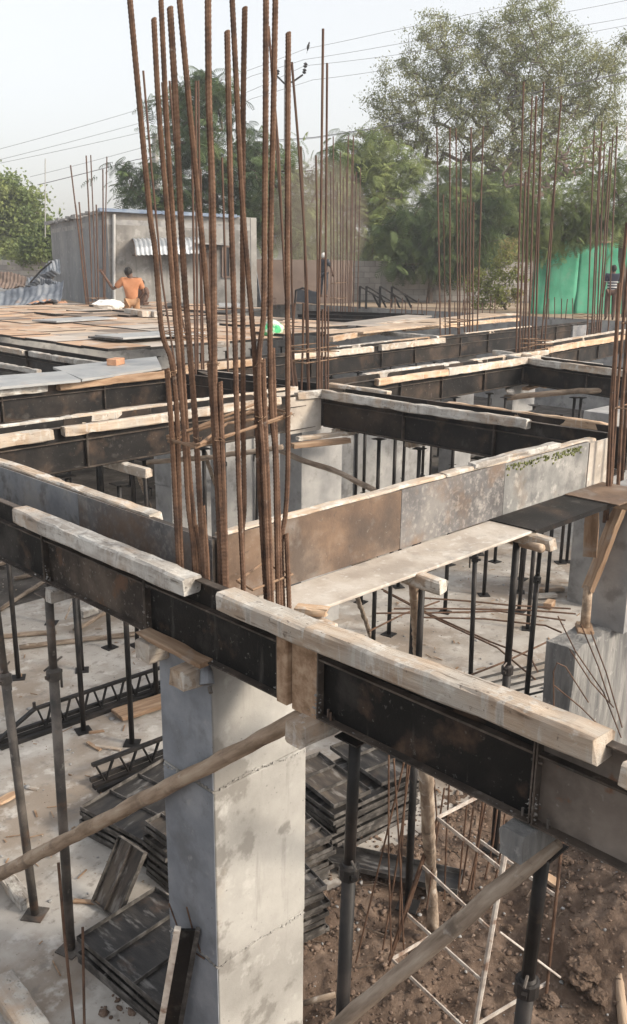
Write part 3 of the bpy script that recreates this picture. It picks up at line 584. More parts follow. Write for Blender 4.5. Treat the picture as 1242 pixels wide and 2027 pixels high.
# rough concrete block on the right with bars
zt = 1.62
rb = thing('concrete_block', 'rough board marked concrete block at the lower right with bent bars', 'concrete block', (7.22, 3.74, 0))
bx, by = 7.22, 3.74; u = Vector((0, 1)); v = Vector((1, 0)); wid = .30
def rough_box(o, u, v, lu, lv, z0, z1, nu, nv, nz, amp):
    P = {}; Fq = []; m = MB()
    def pt(i, j, k):
        key = (i, j, k)
        if key not in P:
            p = Vector((o[0]+u.x*lu*i/nu+v.x*lv*j/nv, o[1]+u.y*lu*i/nu+v.y*lv*j/nv, z0+(z1-z0)*k/nz))
            a = amp*(1.6 if k == nz else 1); p += Vector((fbm(p.x*6, p.y*6, p.z*2), fbm(p.x*6+9, p.y*6, p.z*2), fbm(p.x*5, p.y*5, 4)))*a
            P[key] = len(m.v); m.v.append(p)
        return P[key]
    for i in range(nu):
        for j in range(nv): m.f.append((pt(i, j, nz), pt(i+1, j, nz), pt(i+1, j+1, nz), pt(i, j+1, nz)))
    for j in range(nv):
        for k in range(nz):
            m.f.append((pt(0, j, k), pt(0, j+1, k), pt(0, j+1, k+1), pt(0, j, k+1))); m.f.append((pt(nu, j, k), pt(nu, j, k+1), pt(nu, j+1, k+1), pt(nu, j+1, k)))
    for i in range(nu):
        for k in range(nz):
            m.f.append((pt(i, 0, k), pt(i, 0, k+1), pt(i+1, 0, k+1), pt(i+1, 0, k))); m.f.append((pt(i, nv, k), pt(i+1, nv, k), pt(i+1, nv, k+1), pt(i, nv, k+1)))
    return m
rough_box((bx, by), u, v, wid, 2.1, -.15, zt, 8, 36, 24, .016).build('concrete_body', M['rough'], rb)
for a in ([(1105, 1220), (1140, 1290), (1195, 1370), (1230, 1460)], [(1150, 1235), (1185, 1320), (1208, 1390)], [(1095, 1355), (1150, 1400), (1215, 1465)], [(1128, 1285), (1170, 1350), (1215, 1400)], [(1170, 1250), (1200, 1330), (1232, 1440)]):
    D0 = (bx+by)/1.414-.12
    MB().tube([atD(x, y, D0+rnd.uniform(-.04, .02)) for x, y in a], .007, 6).build('bent_bar', M['rebar'], rb)
MB().tube([atD(x, y, D0-.1) for x, y in ((1097, 1420), (1096, 1330), (1103, 1312), (1120, 1320), (1165, 1390))], .007, 6).build('bent_bar', M['rebar'], rb)

# ------------------------------------------------------------------ rebar cages
def ribbed(pts, r, ribs=True, n=7):
    """deformed bar along a polyline"""
    pts = [Vector(p) for p in pts]; m = MB()
    if not ribs: return m.tube(pts, r, n)
    path = []; sp = .011
    # smooth polyline (Catmull-Rom)
    P = [pts[0]]+pts+[pts[-1]]
    for i in range(1, len(P)-2):
        L = (P[i+1]-P[i]).length; k = max(2, int(L/sp))
        for j in range(k):
            t = j/k; a, b, c, d = P[i-1], P[i], P[i+1], P[i+2]
            path.append(.5*((2*b)+(c-a)*t+(2*a-5*b+4*c-d)*t*t+(3*b-a-3*c+d)*t**3))
    path.append(pts[-1])
    rads = [r*(1.07 if i % 2 else .95) for i in range(len(path))]
    k0 = len(m.v); m.tube(path, rads, n)
    for i in range(len(path)):       # slant the ribs
        t = (path[min(i+1, len(path)-1)]-path[max(i-1, 0)]).normalized()
        for j in range(n): m.v[k0+i*n+j] += t*(.006*math.cos(2*math.pi*j/n))
    return m
def loop_pts(c, hx, hy, z, tilt=(0, 0), rad=.03):
    pts = []
    for (sx, sy) in ((-1, -1), (1, -1), (1, 1), (-1, 1)):
        for q in ((0, 1) if (sx, sy) in ((-1, -1), (1, 1)) else (1, 0)):
            x = sx*(hx-(rad if q == 0 else 0)); y = sy*(hy-(rad if q == 1 else 0))
            pts.append(Vector((c[0]+x, c[1]+y, z+tilt[0]*x+tilt[1]*y)))
    return pts+[pts[0]]
cage = thing('rebar_cage', 'tall rusty rebar cage rising from the near column', 'rebar', (3.1, 3.78, ZB))
NB = [  # photo points, depth, radius
 ([(254, -40), (295, 400), (308, 500), (320, 650), (338, 708), (346, 760), (352, 850), (357, 1050), (360, 1130)], 4.80, .0145),
 ([(331, 730), (340, 850), (350, 1040), (354, 1125)], 4.79, .0145),
 ([(305, 37), (315, 220), (330, 400), (345, 600), (352, 680), (359, 780), (366, 880), (373, 1000), (384, 1100)], 4.72, .0135),
 ([(319, 0), (331, 250), (342, 420), (353, 580), (361, 700), (370, 850), (378, 960), (386, 1040), (392, 1120)], 4.92, .0135),
 ([(337, 15), (348, 200), (357, 400), (366, 560), (376, 690), (386, 820), (391, 900), (397, 1010), (403, 1130)], 4.62, .0155),
 ([(354, -20), (372, 175), (388, 340), (403, 500), (413, 620), (422, 760), (430, 880), (436, 1000), (441, 1140)], 4.75, .0145),
 ([(412, -30), (414, 200), (421, 380), (424, 600), (426, 780), (433, 900), (440, 1050), (444, 1160)], 4.56, .0155),
 ([(415, 716), (424, 850), (432, 1000), (437, 1150)], 4.57, .014),
 ([(436, 756), (441, 900), (446, 1050), (449, 1165)], 4.56, .014),
 ([(450, 62), (454, 250), (459, 450), (465, 650), (470, 850), (475, 1000), (483, 1175)], 4.72, .0145),
 ([(459, -20), (470, 200), (479, 380), (492, 550), (504, 700), (510, 850), (515, 980), (527, 1190)], 4.85, .014),
 ([(485, 15), (482, 200), (481, 400), (481, 600), (482, 850), (484, 1000), (480, 1060), (482, 1180)], 5.0, .0145),
 ([(527, -30), (526, 250), (524, 450), (522, 620), (514, 695), (513, 780), (521, 900), (526, 1020), (532, 1190)], 4.83, .015),
 ([(521, 712), (526, 850), (532, 1000), (538, 1195)], 4.84, .0145),
 ([(546, -30), (541, 250), (537, 420), (535, 640), (537, 800), (545, 900), (548, 1050), (551, 1200)], 4.93, .015),
 ([(540, 690), (545, 850), (551, 1000), (556, 1205)], 4.95, .0145),
 ([(571, 65), (570, 300), (569, 500), (570, 750), (570, 930), (565, 1020), (557, 1080), (561, 1205)], 4.97, .0145),
 ([(567, 1056), (570, 1120), (573, 1210)], 4.96, .0145),
 ([(402, 1002), (407, 1060), (411, 1125)], 4.70, .0135),
 ([(388, 1040), (394, 1080), (398, 1125)], 4.85, .013),
]
for pts, D, r in NB:
    P = [atD(x, y, D) for x, y in pts]; P.append(Vector((P[-1].x, P[-1].y, min(P[-1].z-.05, 3.0))))
    ribbed(P, r).build('rebar', M['rebar'], cage)
def stirrup(th, pts, r=.0078, m='wire'):
    MB().tube(pts, r, 6).build('stirrup', M[m], th)
# loops: (left, front, right, back) corners seen in the photo
DL, DF, DR, DBk = 4.84, 4.52, 5.02, 5.26
for L_, F_, R_, K_ in (((332, 868), (387, 886), (577, 818), (505, 800)), ((334, 874), (390, 880), (574, 824), (500, 812)), ((470, 1152), (500, 1168), (580, 1137), (490, 1128))):
    if L_[0] > 400:
        c4 = [atD(470, 1150, 4.8), atD(500, 1168, 4.75), atD(579, 1137, DR), atD(520, 1115, 5.2)]
    else: c4 = [atD(*L_, DL), atD(*F_, DF), atD(*R_, DR), atD(*K_, DBk)]
    stirrup(cage, c4+[c4[0]])
stirrup(cage, [atD(330, 864, DL), atD(420, 838, 4.95), atD(530, 808, 5.1)]); stirrup(cage, [atD(395, 880, 4.5), atD(450, 838, 4.9), atD(525, 826, 5.2)])
# tie wire knots
mm = MB()
for (x, y, D) in ((345, 740, 4.78), (422, 720, 4.55), (515, 720, 4.82), (435, 870, 4.54), (520, 830, 4.82), (392, 872, 4.6), (570, 822, 4.95), (352, 870, 4.77)):
    p = atD(x, y, D)
    for k in range(4): mm.tube([p+Vector((rnd.uniform(-.03, .03), rnd.uniform(-.03, .03), rnd.uniform(-.02, .02))) for _ in range(3)], .0018, 4)
mm.build('tie_wire', M['wire'], cage)['kind'] = 'stuff'

def far_cage(label, base, bars, zb, r, stir, m='rebar2', ribs=False, hx=.33, hy=.2):
    th = thing('rebar_cage', label, 'rebar', (base[0], base[1], zb)); D = (base[0]*math.cos(AZ)+base[1]*math.sin(AZ))
    for i, pts in enumerate(bars):
        d = D+(-.22, .2, -.1, .28, 0)[i % 5]
        P = [atD(x, y, d) for x, y in pts]; P.append(Vector((P[-1].x, P[-1].y, P[-1].z-.35)))
        MB().tube(P, r*(1.2, 1.02, 1.3)[i % 3], 6).build('rebar', M[m], th)
    for (x, y) in stir:
        z = atD(x, y, D).z
        stirrup(th, loop_pts(base, hx, hy, z, (rnd.uniform(-.06, .06), rnd.uniform(-.06, .06))), max(.006, r*.55))
    return th
far_cage('rusty rebar cage standing over the middle column', (8.6, 8.65), [
 [(532, 52), (552, 300), (564, 560), (582, 775)], [(537, 128), (556, 420), (572, 640), (590, 775)], [(578, 123), (590, 270), (601, 430), (608, 560), (612, 770)],
 [(596, 290), (603, 470), (606, 600), (610, 770)], [(574, 300), (578, 560), (584, 775)], [(640, 57), (636, 400), (632, 600), (633, 765)],
 [(648, 125), (646, 400), (644, 600), (645, 765)], [(626, 308), (629, 500), (628, 765)], [(601, 600), (600, 680), (597, 770)], [(639, 612), (638, 690), (637, 765)], [(650, 606), (650, 690), (650, 765)], [(584, 600), (581, 640), (579, 775)]],
 3.3, .0135, ((610, 685), (610, 695), (610, 712)))
far_cage('rusty rebar cage behind the near cage at the left', (8.5, 11.35), [
 [(284, 140), (300, 330), (322, 560), (350, 745)], [(321, 163), (333, 340), (352, 590), (385, 740)], [(388, 160), (389, 400), (392, 740)], [(393, 160), (396, 420), (400, 740)],
 [(398, 335), (400, 560), (404, 740)], [(381, 310), (384, 520), (388, 740)], [(336, 160), (362, 480), (378, 740)], [(414, 300), (416, 520), (420, 740)], [(440, 312), (446, 520), (452, 735)]],
 3.3, .0135, ((390, 655), (390, 662), (390, 672)))
far_cage('tall thin rebar cage left of the green sheet, beside the boards', (18.3, 13.4), [
 [(865, 252), (872, 662)], [(878, 385), (882, 662)], [(891, 253), (891, 662)], [(903, 254), (907, 660)], [(918, 400), (920, 658)], [(933, 252), (930, 655)], [(957, 250), (945, 655)], [(926, 385), (926, 655)], [(913, 300), (910, 658)], [(938, 400), (936, 655)]],
 3.4, .016, ((905, 632), (905, 636), (905, 645)))
far_cage('rebar cage in front of the left end of the green sheet', (15.6, 9.5), [
 [(1037, 162), (1022, 700)], [(1054, 190), (1034, 700)], [(1062, 190), (1046, 700)], [(1077, 162), (1052, 698)], [(1112, 190), (1070, 698)], [(1041, 340), (1028, 700)], [(1047, 330), (1040, 700)], [(1104, 280), (1078, 695)], [(1070, 330), (1060, 698)]],
 3.4, .0155, ((1045, 672), (1045, 680), (1045, 688)))
far_cage('rebar cage before the striped man', (23.2, 12.7), [
 [(1177, 258), (1163, 650)], [(1192, 240), (1176, 650)], [(1188, 290), (1172, 650)], [(1222, 250), (1205, 645)], [(1214, 268), (1190, 648)], [(1208, 290), (1186, 648)], [(1197, 285), (1182, 648)]],
 3.4, .018, ((1185, 622), (1185, 628)))
far_cage('close rebar cage at the right edge over the corner column', (8.3, 3.8), [
 [(1242, 440), (1222, 640), (1210, 800), (1203, 965)], [(1252, 430), (1234, 640), (1221, 800), (1211, 960)], [(1262, 300), (1244, 640), (1232, 800), (1224, 960)], [(1270, 350), (1252, 640), (1240, 800), (1231, 965)], [(1282, 300), (1258, 640), (1250, 960)], [(1226, 560), (1216, 760), (1208, 960)], [(1290, 300), (1272, 960)]],
 3.1, .0145, ((1235, 800), (1235, 640)), 'rebar')
far_cage('distant rebar cage in the haze before the block wall', (25.8, 24.6), [
 [(660, 270), (662, 606)], [(668, 360), (668, 606)], [(674, 300), (675, 606)], [(690, 268), (684, 606)], [(686, 330), (690, 604)], [(700, 268), (695, 604)], [(706, 340), (700, 604)], [(714, 332), (708, 602)], [(680, 350), (679, 606)], [(655, 340), (656, 606)], [(697, 300), (692, 606)]],
 3.6, .02, ((682, 560), (682, 590)))
far_cage('distant rebar cage held by the man in orange', (17.6, 28.6), [
 [(140, 327), (156, 460), (172, 612)], [(150, 405), (160, 480), (174, 612)], [(157, 400), (166, 500), (177, 612)], [(171, 308), (178, 450), (184, 612)], [(180, 307), (186, 450), (191, 612)], [(191, 405), (196, 612)], [(204, 335), (205, 480), (206, 610)], [(212, 310), (209, 460), (208, 610)], [(203, 420), (206, 610)]],
 3.6, .02, ((190, 590), (190, 598)))

# starter bars of the far wall
th = thing('starter_bars', 'row of short starter bars before the block wall and green sheet', 'rebar', atD(900, 625, 33))
for i in range(34):
    px = 770+i*11+rnd.uniform(-3, 3)
    if 985 < px < 1075: continue
    b = atD(px, 632, 33); MB().tube([b, b+Vector((rnd.uniform(-.06, .06), rnd.uniform(-.06, .06), rnd.uniform(.5, .8)))], .018, 5).build('rebar', M['rebar2'], th)

# ------------------------------------------------------------------ deck of steel sheets, with opening
DZ = 3.62
dk = thing('slab_deck', 'wide deck of rusty and grey steel sheets filling the middle distance', 'deck', (14, 20, DZ))
dm = [M['deck_a'], M['deck_b'], M['deck_b'], M['deck_c'], M['deck_a'], M['deck_a'], M['deck_d']]
cnt = 0
x = 8.62
while x < 20.4:
    wx = rnd.choice((.9, 1.2, 1.2)); y = 13.75+(0 if x < 13 else .0); 
    while y < 29.0:
        ly = rnd.choice((.6, .9, .9, 1.2))
        cxm, cym = x+wx/2, y+ly/2
        hole = cxm > 17.6 and 16.3 < cym < 22.6
        edge = cxm > 15.8 and cym < 15.0
        if not hole and not edge and cnt < 290:
            m = MB(); dz = rnd.uniform(-.012, .02)+(.05 if rnd.random() < .06 else 0); a = rnd.gauss(0, .006)
            t = Vector((math.cos(a), math.sin(a), rnd.gauss(0, .004))); n = Vector((-math.sin(a), math.cos(a), rnd.gauss(0, .004)))
            m.box((cxm, cym, DZ-.025+dz), t*(wx/2-.004), n*(ly/2-.004), (0, 0, .024)); m.f = [m.f[5], m.f[4]]+m.f[:4]; m.edge_from = 2; m.edge_mat = 'black'; m.build('deck_sheet', dm[rnd.randrange(7)], dk); cnt += 1
        y += ly
    x += wx
# loose sheets lying on the deck edge, over the left beam
for i, (q, lab) in enumerate((([(-60, 772), (160, 752), (125, 735), (-60, 748)], 'left one of the two bluish plates beside the brick'), ([(163, 751), (320, 728), (310, 706), (105, 727)], 'bluish steel plate under the brick'))):
    P = [at(x, y, 3.545) for x, y in q]; m = MB(); m.prism([(p.x, p.y) for p in P], 3.515, 3.55); o = m.build('steel_plate', M['plate_blue'], None, P[0]); tag(o, lab, 'steel plate', 'bluish plates beside the brick')
# brick
p = at(230, 722, 3.55); o = MB().box(p+Vector((0, 0, .05)), Vector((.115, .07, 0))*1.1, Vector((-.045, .07, 0))*1.0, (0, 0, .05)).build('brick', M['brick'], None, p); bevel(o, .008); tag(o, 'single orange brick lying on the bluish plate', 'brick')
def overlay(px, py, L, W, ang, m, lab, z=DZ+.05):
    p = at(px, py, z); c, s = math.cos(ang), math.sin(ang); o = MB().box(p, Vector((c, s, 0))*L/2, Vector((-s, c, 0))*W/2, (0, 0, .018)).build('steel_plate', M[m], None, p); tag(o, lab, 'steel plate', 'loose plates on the deck')
overlay(285, 665, 2.0, .9, .05, 'plate', 'dark edged loose plate left of the near rebars on the deck')
overlay(300, 662, 2.0, .9, .05, 'plate_blue', 'bluish loose plate on the deck left of the rebars', DZ+.1)
overlay(150, 632, 2.0, .9, .2, 'plate_blue', 'pale loose plate on the far left of the deck')
overlay(215, 622, 2.4, .8, .1, 'deck_d', 'dark loose plate near the foot of the far left cage')
overlay(350, 603, 2.6, .7, .9, 'plate', 'black plate on the deck right of the man in orange', DZ+.08)
overlay(455, 604, 2.6, .7, .9, 'plate_blue', 'pale plate on the deck far behind the rebars', DZ+.12)
overlay(470, 616, 2.4, .9, .3, 'plate', 'black plate on the deck far behind the near rebars')
for q, lab, m in (([(254, 616), (290, 622)], 'pale timber offcut on the deck before the man in orange', 'wood'), ([(292, 620), (312, 622)], 'small grey timber offcut on the deck', 'woodg')):
    timber(at(*q[0], DZ+.1), at(*q[1], DZ+.1), .25, .16, lab, m, 'offcuts on the deck')
# long black joists in the open bay
for i, (a, b) in enumerate((((560, 640), (760, 640)), ((575, 630), (800, 636)), ((590, 622), (830, 628)), ((600, 615), (840, 622)))):
    pa = at(*a, DZ-.06); pb = at(*b, DZ-.06); j = thing('steel_joist', ('front', 'second', 'third', 'rear')[i]+' black steel joist across the open bay of the deck', 'joist', (pa+pb)/2, 'joists in the open deck bay')
    MB().bar(pa, pb, .10, .014).build('top_flange', M['black'], j); MB().bar(pa-Vector((0, 0, .10)), pb-Vector((0, 0, .10)), .10, .014).build('bottom_flange', M['black'], j)
    MB().bar(pa-Vector((0, 0, .05)), pb-Vector((0, 0, .05)), .012, .084).build('web_plate', M['black'], j)
for i, (a, b, m) in enumerate((((680, 645), (830, 625), 'deck_c'), ((830, 640), (980, 622), 'deck_b'), ((690, 657), (860, 640), 'deck_b'))):
    pa = at(*a, DZ); pb = at(*b, DZ); o = MB().bar(pa, pb, .8, .04).build('steel_plate', M[m], None, (pa+pb)/2); tag(o, ('pale plate beside the open bay of the deck', 'tan plate behind the tall thin cage', 'pale sheet in front of the open deck bay')[i], 'steel plate', 'sheets beside the open bay')
# bag
p = at(540, 664, DZ); m = MB(); bm = bmesh.new(); bmesh.ops.create_icosphere(bm, subdivisions=3, radius=1)
for v in bm.verts:
    n = fbm(v.co.x*1.5, v.co.y*1.5, v.co.z*1.5); v.co = Vector((v.co.x*.26, v.co.y*.2, max(v.co.z, -.7)*.19+.13))*(1+.18*n)
me = bpy.data.meshes.new('bag'); bm.to_mesh(me); bm.free(); o = link_mesh('plastic_sack', me, M['bag'], None, p); tag(o, 'crumpled green and white sack lying on the deck', 'sack')

# ------------------------------------------------------------------ props
ORD_ = ['first', 'second', 'third', 'fourth', 'fifth', 'sixth', 'seventh', 'eighth', 'ninth', 'tenth', 'eleventh', 'twelfth']
def prop(name, label, base, top, m='tubeb', group='steel props under the beams', collar=.62, r=.03, pins=True, hd=True):
    base = Vector(base); top = Vector(top); th = thing(name, label, 'prop', base, group); t = (top-base).normalized(); L = (top-base).length; c = base+t*L*collar
    a = rnd.uniform(0, 1.5); ca, sa = math.cos(a), math.sin(a)
    MB().box(base+Vector((0, 0, .006)), Vector((ca, sa, 0))*.085, Vector((-sa, ca, 0))*.085, (0, 0, .006)).build('base_plate', M[m], th)
    MB().tube([base+t*.012, c], r, 12).build('outer_tube', M[m], th, smooth=True)
    MB().tube([c, top-t*.01], r*.82, 12).build('inner_tube', M[m], th, smooth=True)
    k = MB().tube([c-t*.09, c-t*.085, c-t*.02, c-t*.015], [r*1.1, r*1.45, r*1.45, r*1.15], 12)
    k.box(c-t*.05, Vector((ca, sa, 0))*.075, Vector((-sa, ca, 0))*.012, t*.012); k.build('collar_nut', M[m], th)
    if pins:
        MB().tube([c+t*.03-Vector((ca, sa, .2)).normalized()*.09, c+t*.03+Vector((ca, sa, .2)).normalized()*.09], .007, 6).build('lock_pin', M['tube'], th)
        mm = MB(); mm.tube([c-t*.05+Vector((ca, sa, 0))*.07, c-t*.05+Vector((ca, sa, 0))*.07-Vector((0, 0, .13))], .009, 6); mm.build('handle', M[m], th)
    if hd: MB().box(top-Vector((0, 0, .004)), (.07, 0, 0), (0, .07, 0), (0, 0, .004)).build('head_plate', M[m], th)
    return th
UB = ZB-.11
FRONT = 'steel props in the left foreground'
prop('steel_prop', 'brown steel prop at the left edge passing behind the round pole', (2.74, 5.89, 0), (2.70, 6.02, UB), 'tube', FRONT, .72, .034)
prop('steel_prop', 'grey steel prop in front of the black lattice girder', (2.75, 5.35, 0), (2.75, 5.28, UB), 'tube', FRONT, .81, .036)
def pf(px, py, label, group, m='tubeb', top=None, lean=(0, 0), collar=.6, r=.03, z=0.0):
    b = at(px, py, z); return prop('steel_prop', label, b, (b.x+lean[0], b.y+lean[1], top or UB), m, group, collar, r)
pf(218, 1282, 'black steel prop with its square foot above the lattice girder', FRONT)
pf(262, 1472, 'black steel prop standing just left of the near column', FRONT, collar=.8)
pf(37, 1342, 'dark steel prop at the left edge behind the brown one', FRONT, collar=.75)
RG = 'steel props in the right half'
b = Vector((2.83, 2.36, 0)); prop('steel_prop', 'black steel prop under the beam right of the near column', (2.83, 2.62, 0), (2.84, 2.55, UB), 'tubeb', RG, .76, .036)
pb = atX(1078, 1675, 2.88); pl = atD(1030, 2060, 3.15); d = (pb-pl); prop('steel_prop', 'thick black steel prop at the bottom right with a big collar', pl+d*((-.05-pl.z)/d.z), pb, 'tubeb', RG, .775, .037)
b = at(1019, 1395, 0); p8 = atY(1022, 1088, 3.78); prop('steel_prop', 'thick black steel prop below the cement splashed board', (p8.x, p8.y, 0), (p8.x, p8.y, UB), 'tubeb', RG, .62, .036)
p9 = atY(838, 1160, 3.8); prop('steel_prop', 'dark steel prop beside the wooden post below the board', (p9.x+.05, p9.y+.05, 0), (p9.x+.05, p9.y+.05, UB), 'tubeb', RG, .6, .03)
pf(770, 1256, 'black steel prop left of the loose rods', RG); pf(881, 1212, 'black steel prop behind the loose rods', RG); pf(958, 1178, 'black steel prop with square foot right of the middle', RG)
pf(1082, 1180, 'black steel prop with foot on bricks', RG, collar=.65); pf(1122, 1112, 'shaded steel prop beside the right column', RG); pf(980, 1112, 'shaded steel prop behind the foot plate prop', RG)
# rows under the beams
def row(p0, p1, n, lab, grp, jitter=.25):
    for i in range(n):
        u = (i+.5)/n; x = p0[0]+(p1[0]-p0[0])*u+rnd.uniform(-jitter, jitter)*.4; y = p0[1]+(p1[1]-p0[1])*u+rnd.uniform(-jitter, jitter)*.4
        if i == 0:
            row.src = prop('steel_prop', 'first '+lab+', from the left', (x, y, 0), (x, y, ZB-.1), 'tubeb', grp, .6, .03)
        else:
            c = copy_tree(row.src); c.location = (x, y, 0); c['label'] = ('first', 'second', 'third', 'fourth', 'fifth', 'sixth', 'seventh', 'eighth', 'ninth', 'tenth')[i]+' '+lab+', from the left' if not lab.startswith('first') else lab; c.rotation_euler = (rnd.gauss(0, .012), rnd.gauss(0, .012), rnd.uniform(0, 6))
row((4.2, 8.25), (7.9, 8.35), 4, 'steel prop under the left middle beam', 'props in a row under the left middle beam')
row((8.5, 7.8), (8.5, 4.6), 4, 'steel prop under the beam right of the middle column', 'props in a row right of the middle column')
row((9.4, 8.75), (13.6, 8.95), 5, 'shaded steel prop under the beam behind the middle column', 'props in a row behind the middle column')
row((4.6, 11.25), (8.0, 11.4), 4, 'steel prop in the shade below the bluish plates', 'props in a row below the bluish plates')
row((9.2, 11.9), (17, 12.7), 8, 'steel prop in the shade under the long beam', 'props in a row under the long beam')
row((9, 14.5), (20, 14.8), 10, 'steel prop in the dark under the front of the deck', 'props in rows under the deck'); row((9, 17.5), (17, 17.8), 8, 'steel prop in the dark under the middle of the deck', 'props in rows under the deck')
row((13.9, 8.2), (13.5, 5), 3, 'steel prop under the right edge beam', 'props under the right edge beam')
row((5.0, 9.6), (7.6, 9.8), 3, 'steel prop standing between the left beams', 'props between the left beams')
row((10.4, 6.2), (12.9, 7.8), 4, 'shaded steel prop standing in the right bay', 'props in the right bay')

def pole(label, pts, r, m='pole', group=None, name='round_pole', cat='pole', n=10, bend=.0):
    pts = [Vector(p) for p in pts]; path = []
    for i in range(len(pts)-1):
        k = max(2, int((pts[i+1]-pts[i]).length/.12))
        for j in range(k): path.append(pts[i].lerp(pts[i+1], j/k))
    path.append(pts[-1])
    rr = r if isinstance(r, (tuple, list)) else (r, r)
    N_ = len(path); rads = [(rr[0]+(rr[1]-rr[0])*i/(N_-1))*(1+.05*math.sin(i*1.3)+rnd.uniform(-.035, .035)) for i in range(N_)]
    c = (pts[0]+pts[-1])/2; t, nn, bb = frame_from(pts[-1]-pts[0]); rot = Matrix((t, nn, bb)).transposed().to_4x4(); mw = Matrix.Translation(c) @ rot; inv = mw.inverted()
    loc = [inv @ (p+Vector((rnd.gauss(0, .003), rnd.gauss(0, .003), rnd.gauss(0, .003)))) for p in path]
    mm = MB().tube(loc, rads, n, jit=.03); me = mm.mesh(name, smooth=True); me.materials.append(M[m]); o = bpy.data.objects.new(name, me); COL.objects.link(o); o.matrix_world = mw
    return tag(o, label, cat, group)
pole('long peeled round pole slanting across the near column to the left edge', [atX(-60, 1762, 2.58), atX(626, 1405, 2.77)], (.057, .043), 'polel')
pole('thick grey round pole slanting across the bottom right', [atD(636, 2058, 3.25), atD(1102, 1662, 3.06)], (.034, .038), 'pole')
pole('wooden post under the cement splashed board', [at(828, 1330, .0)+Vector((0, 0, -.02)), atY(820, 1150, 3.78)], (.046, .04), 'polel')
pole('grey wooden post standing in the soil under the near beam', [at(858, 1842, 0), at(853, 1730, .6), atX(843, 1520, 3.3)], (.045, .04), 'pole')
pole('thin curved pole behind the middle column', [atD(552, 890, 11.6), atD(600, 912, 11.3), atD(660, 930, 11), atD(742, 970, 10.4)], .035, 'pole')
pole('pale curved pole under the second right column', [atD(1000, 787, 15.6), atD(1060, 782, 15.3), atD(1130, 775, 15), atD(1215, 772, 14.6)], .05, 'polel')
pole('round stub under the board beside the thick prop', [atY(1003, 1066, 4.0), atY(1072, 1086, 3.45)], .035, 'polel')
pole('leaning thin post behind the board near the middle', [at(735, 1262, 0), at(705, 1175, 1.4)], .03, 'pole')
pole('short pole lying on the soil at the lower right', [at(1200, 1805, .25), at(1222, 1900, .12), at(1236, 2040, 0.0)], (.03, .036), 'polel')
pole('slanting pole under the left middle beam', [at(300, 1010, .5), at(268, 925, 2.6)], .03, 'pole', 'slanting poles under the left middle beam')
pole('second slanting pole under the left middle beam', [at(440, 1000, .6), at(400, 880, 2.9)], .03, 'pole', 'slanting poles under the left middle beam')
pole('horizontal pole tied under the left middle beam', [atD(285, 915, 10.6), atD(420, 905, 10.2), atD(560, 885, 9.9)], .03, 'pole')
pole('thin branch lying on the soil at the bottom', [at(600, 1985, .03), at(665, 1968, .06)], .02, 'pole')

for i in range(12):
    x_ = 4+.5*i; y_ = rnd.uniform(9.5, 14.2); a_ = rnd.uniform(-.6, .6); l_ = rnd.uniform(.8, 1.8); z_ = .04 if i % 3 else .5
    pole(ORD_[i]+' pole, counted from the left, lying in the shade behind the left middle beam', [(x_-l_*math.cos(a_), y_-l_*math.sin(a_), .04), (x_+l_*math.cos(a_), y_+l_*math.sin(a_), z_)], .035, 'pole', 'poles lying about in the shaded bays')
# bearers under the beams (timber ends towards us)
BG = 'timber bearers on the props'
def bearer(px, py, X, z, L, label, m='wood', sz=.10, dy=0.0):
    p = at(px, py, z); return timber((p.x, p.y, z), (p.x+L, p.y+dy, z), sz, sz, label, m, BG)
zb = ZB-.065
bearer(97, 1180, 2.52, zb, .9, 'grey timber bearer end at the left under the near beam', 'woodg', .10)
bearer(283, 1288, 2.42, zb-.015, .8, 'pale square timber bearer left of the near column', 'wood', .13)
bq = bearer(352, 1348, 2.46, zb-.05, .9, 'timber bearer with the steel cone at the head of the near column', 'wood', .12)
bearer(585, 1454, 2.33, zb-.01, .95, 'pale timber bearer right of the near column head', 'woodg', .12)
bearer(1015, 1676, 2.42, zb-.01, .6, 'cement crusted timber bearer at the lower right', 'rough', .12)
timber(atX(287, 1249, 2.68), atX(408, 1312, 2.68), .10, .03, 'loose board wedged under the near beam at the column', 'woodd', BG, ch=.005)
# bearers under the beam R
for (pa, pb, lab, m, s) in (((880, 1138), (800, 1142), 'pale timber bearer end below the board at the centre', 'wood', .10), ((1098, 1064), (1010, 1062), 'pale timber bearer end near the right of the board', 'wood', .10), ((660, 1222), (610, 1200), 'light timber block behind the near timber', 'wood', .10)):
    a = atY(pa[0], pa[1], 3.42); timber(Vector((a.x, 3.42, zb)), Vector((a.x+.03, 4.25, zb)), s, s, lab, m, BG)
timber(at(648, 1212, ZB+.02), at(590, 1205, ZB+.02), .08, .06, 'small offcut on the soffit beside the cage', 'woodo', BG)
for (px, py, X, lab) in ((262, 928, None, 'timber bearer end under the left middle beam'), (838, 873, None, 'timber bearer end under the beam right of the middle column'), (690, 853, None, 'grey block under the right corner of the middle column')):
    p = at(px, py, zb); d = Vector((0, .8, 0)) if px < 500 else Vector((.8, 0, 0)); timber(p-d*.35, p+d*.65, .1, .1, lab, 'wood', BG)
for i, (px, py) in enumerate(((1010, 778), (1040, 770), (1075, 765))):
    p = at(px, py, zb-.02); timber(p, p+Vector((.5, .35-.3*i, .02)), .14, .05, ('grey', 'brown', 'tan')[i]+' offcut wedged under the second right column head', ('woodg', 'woodd', 'woodo')[i], BG, ch=.006)
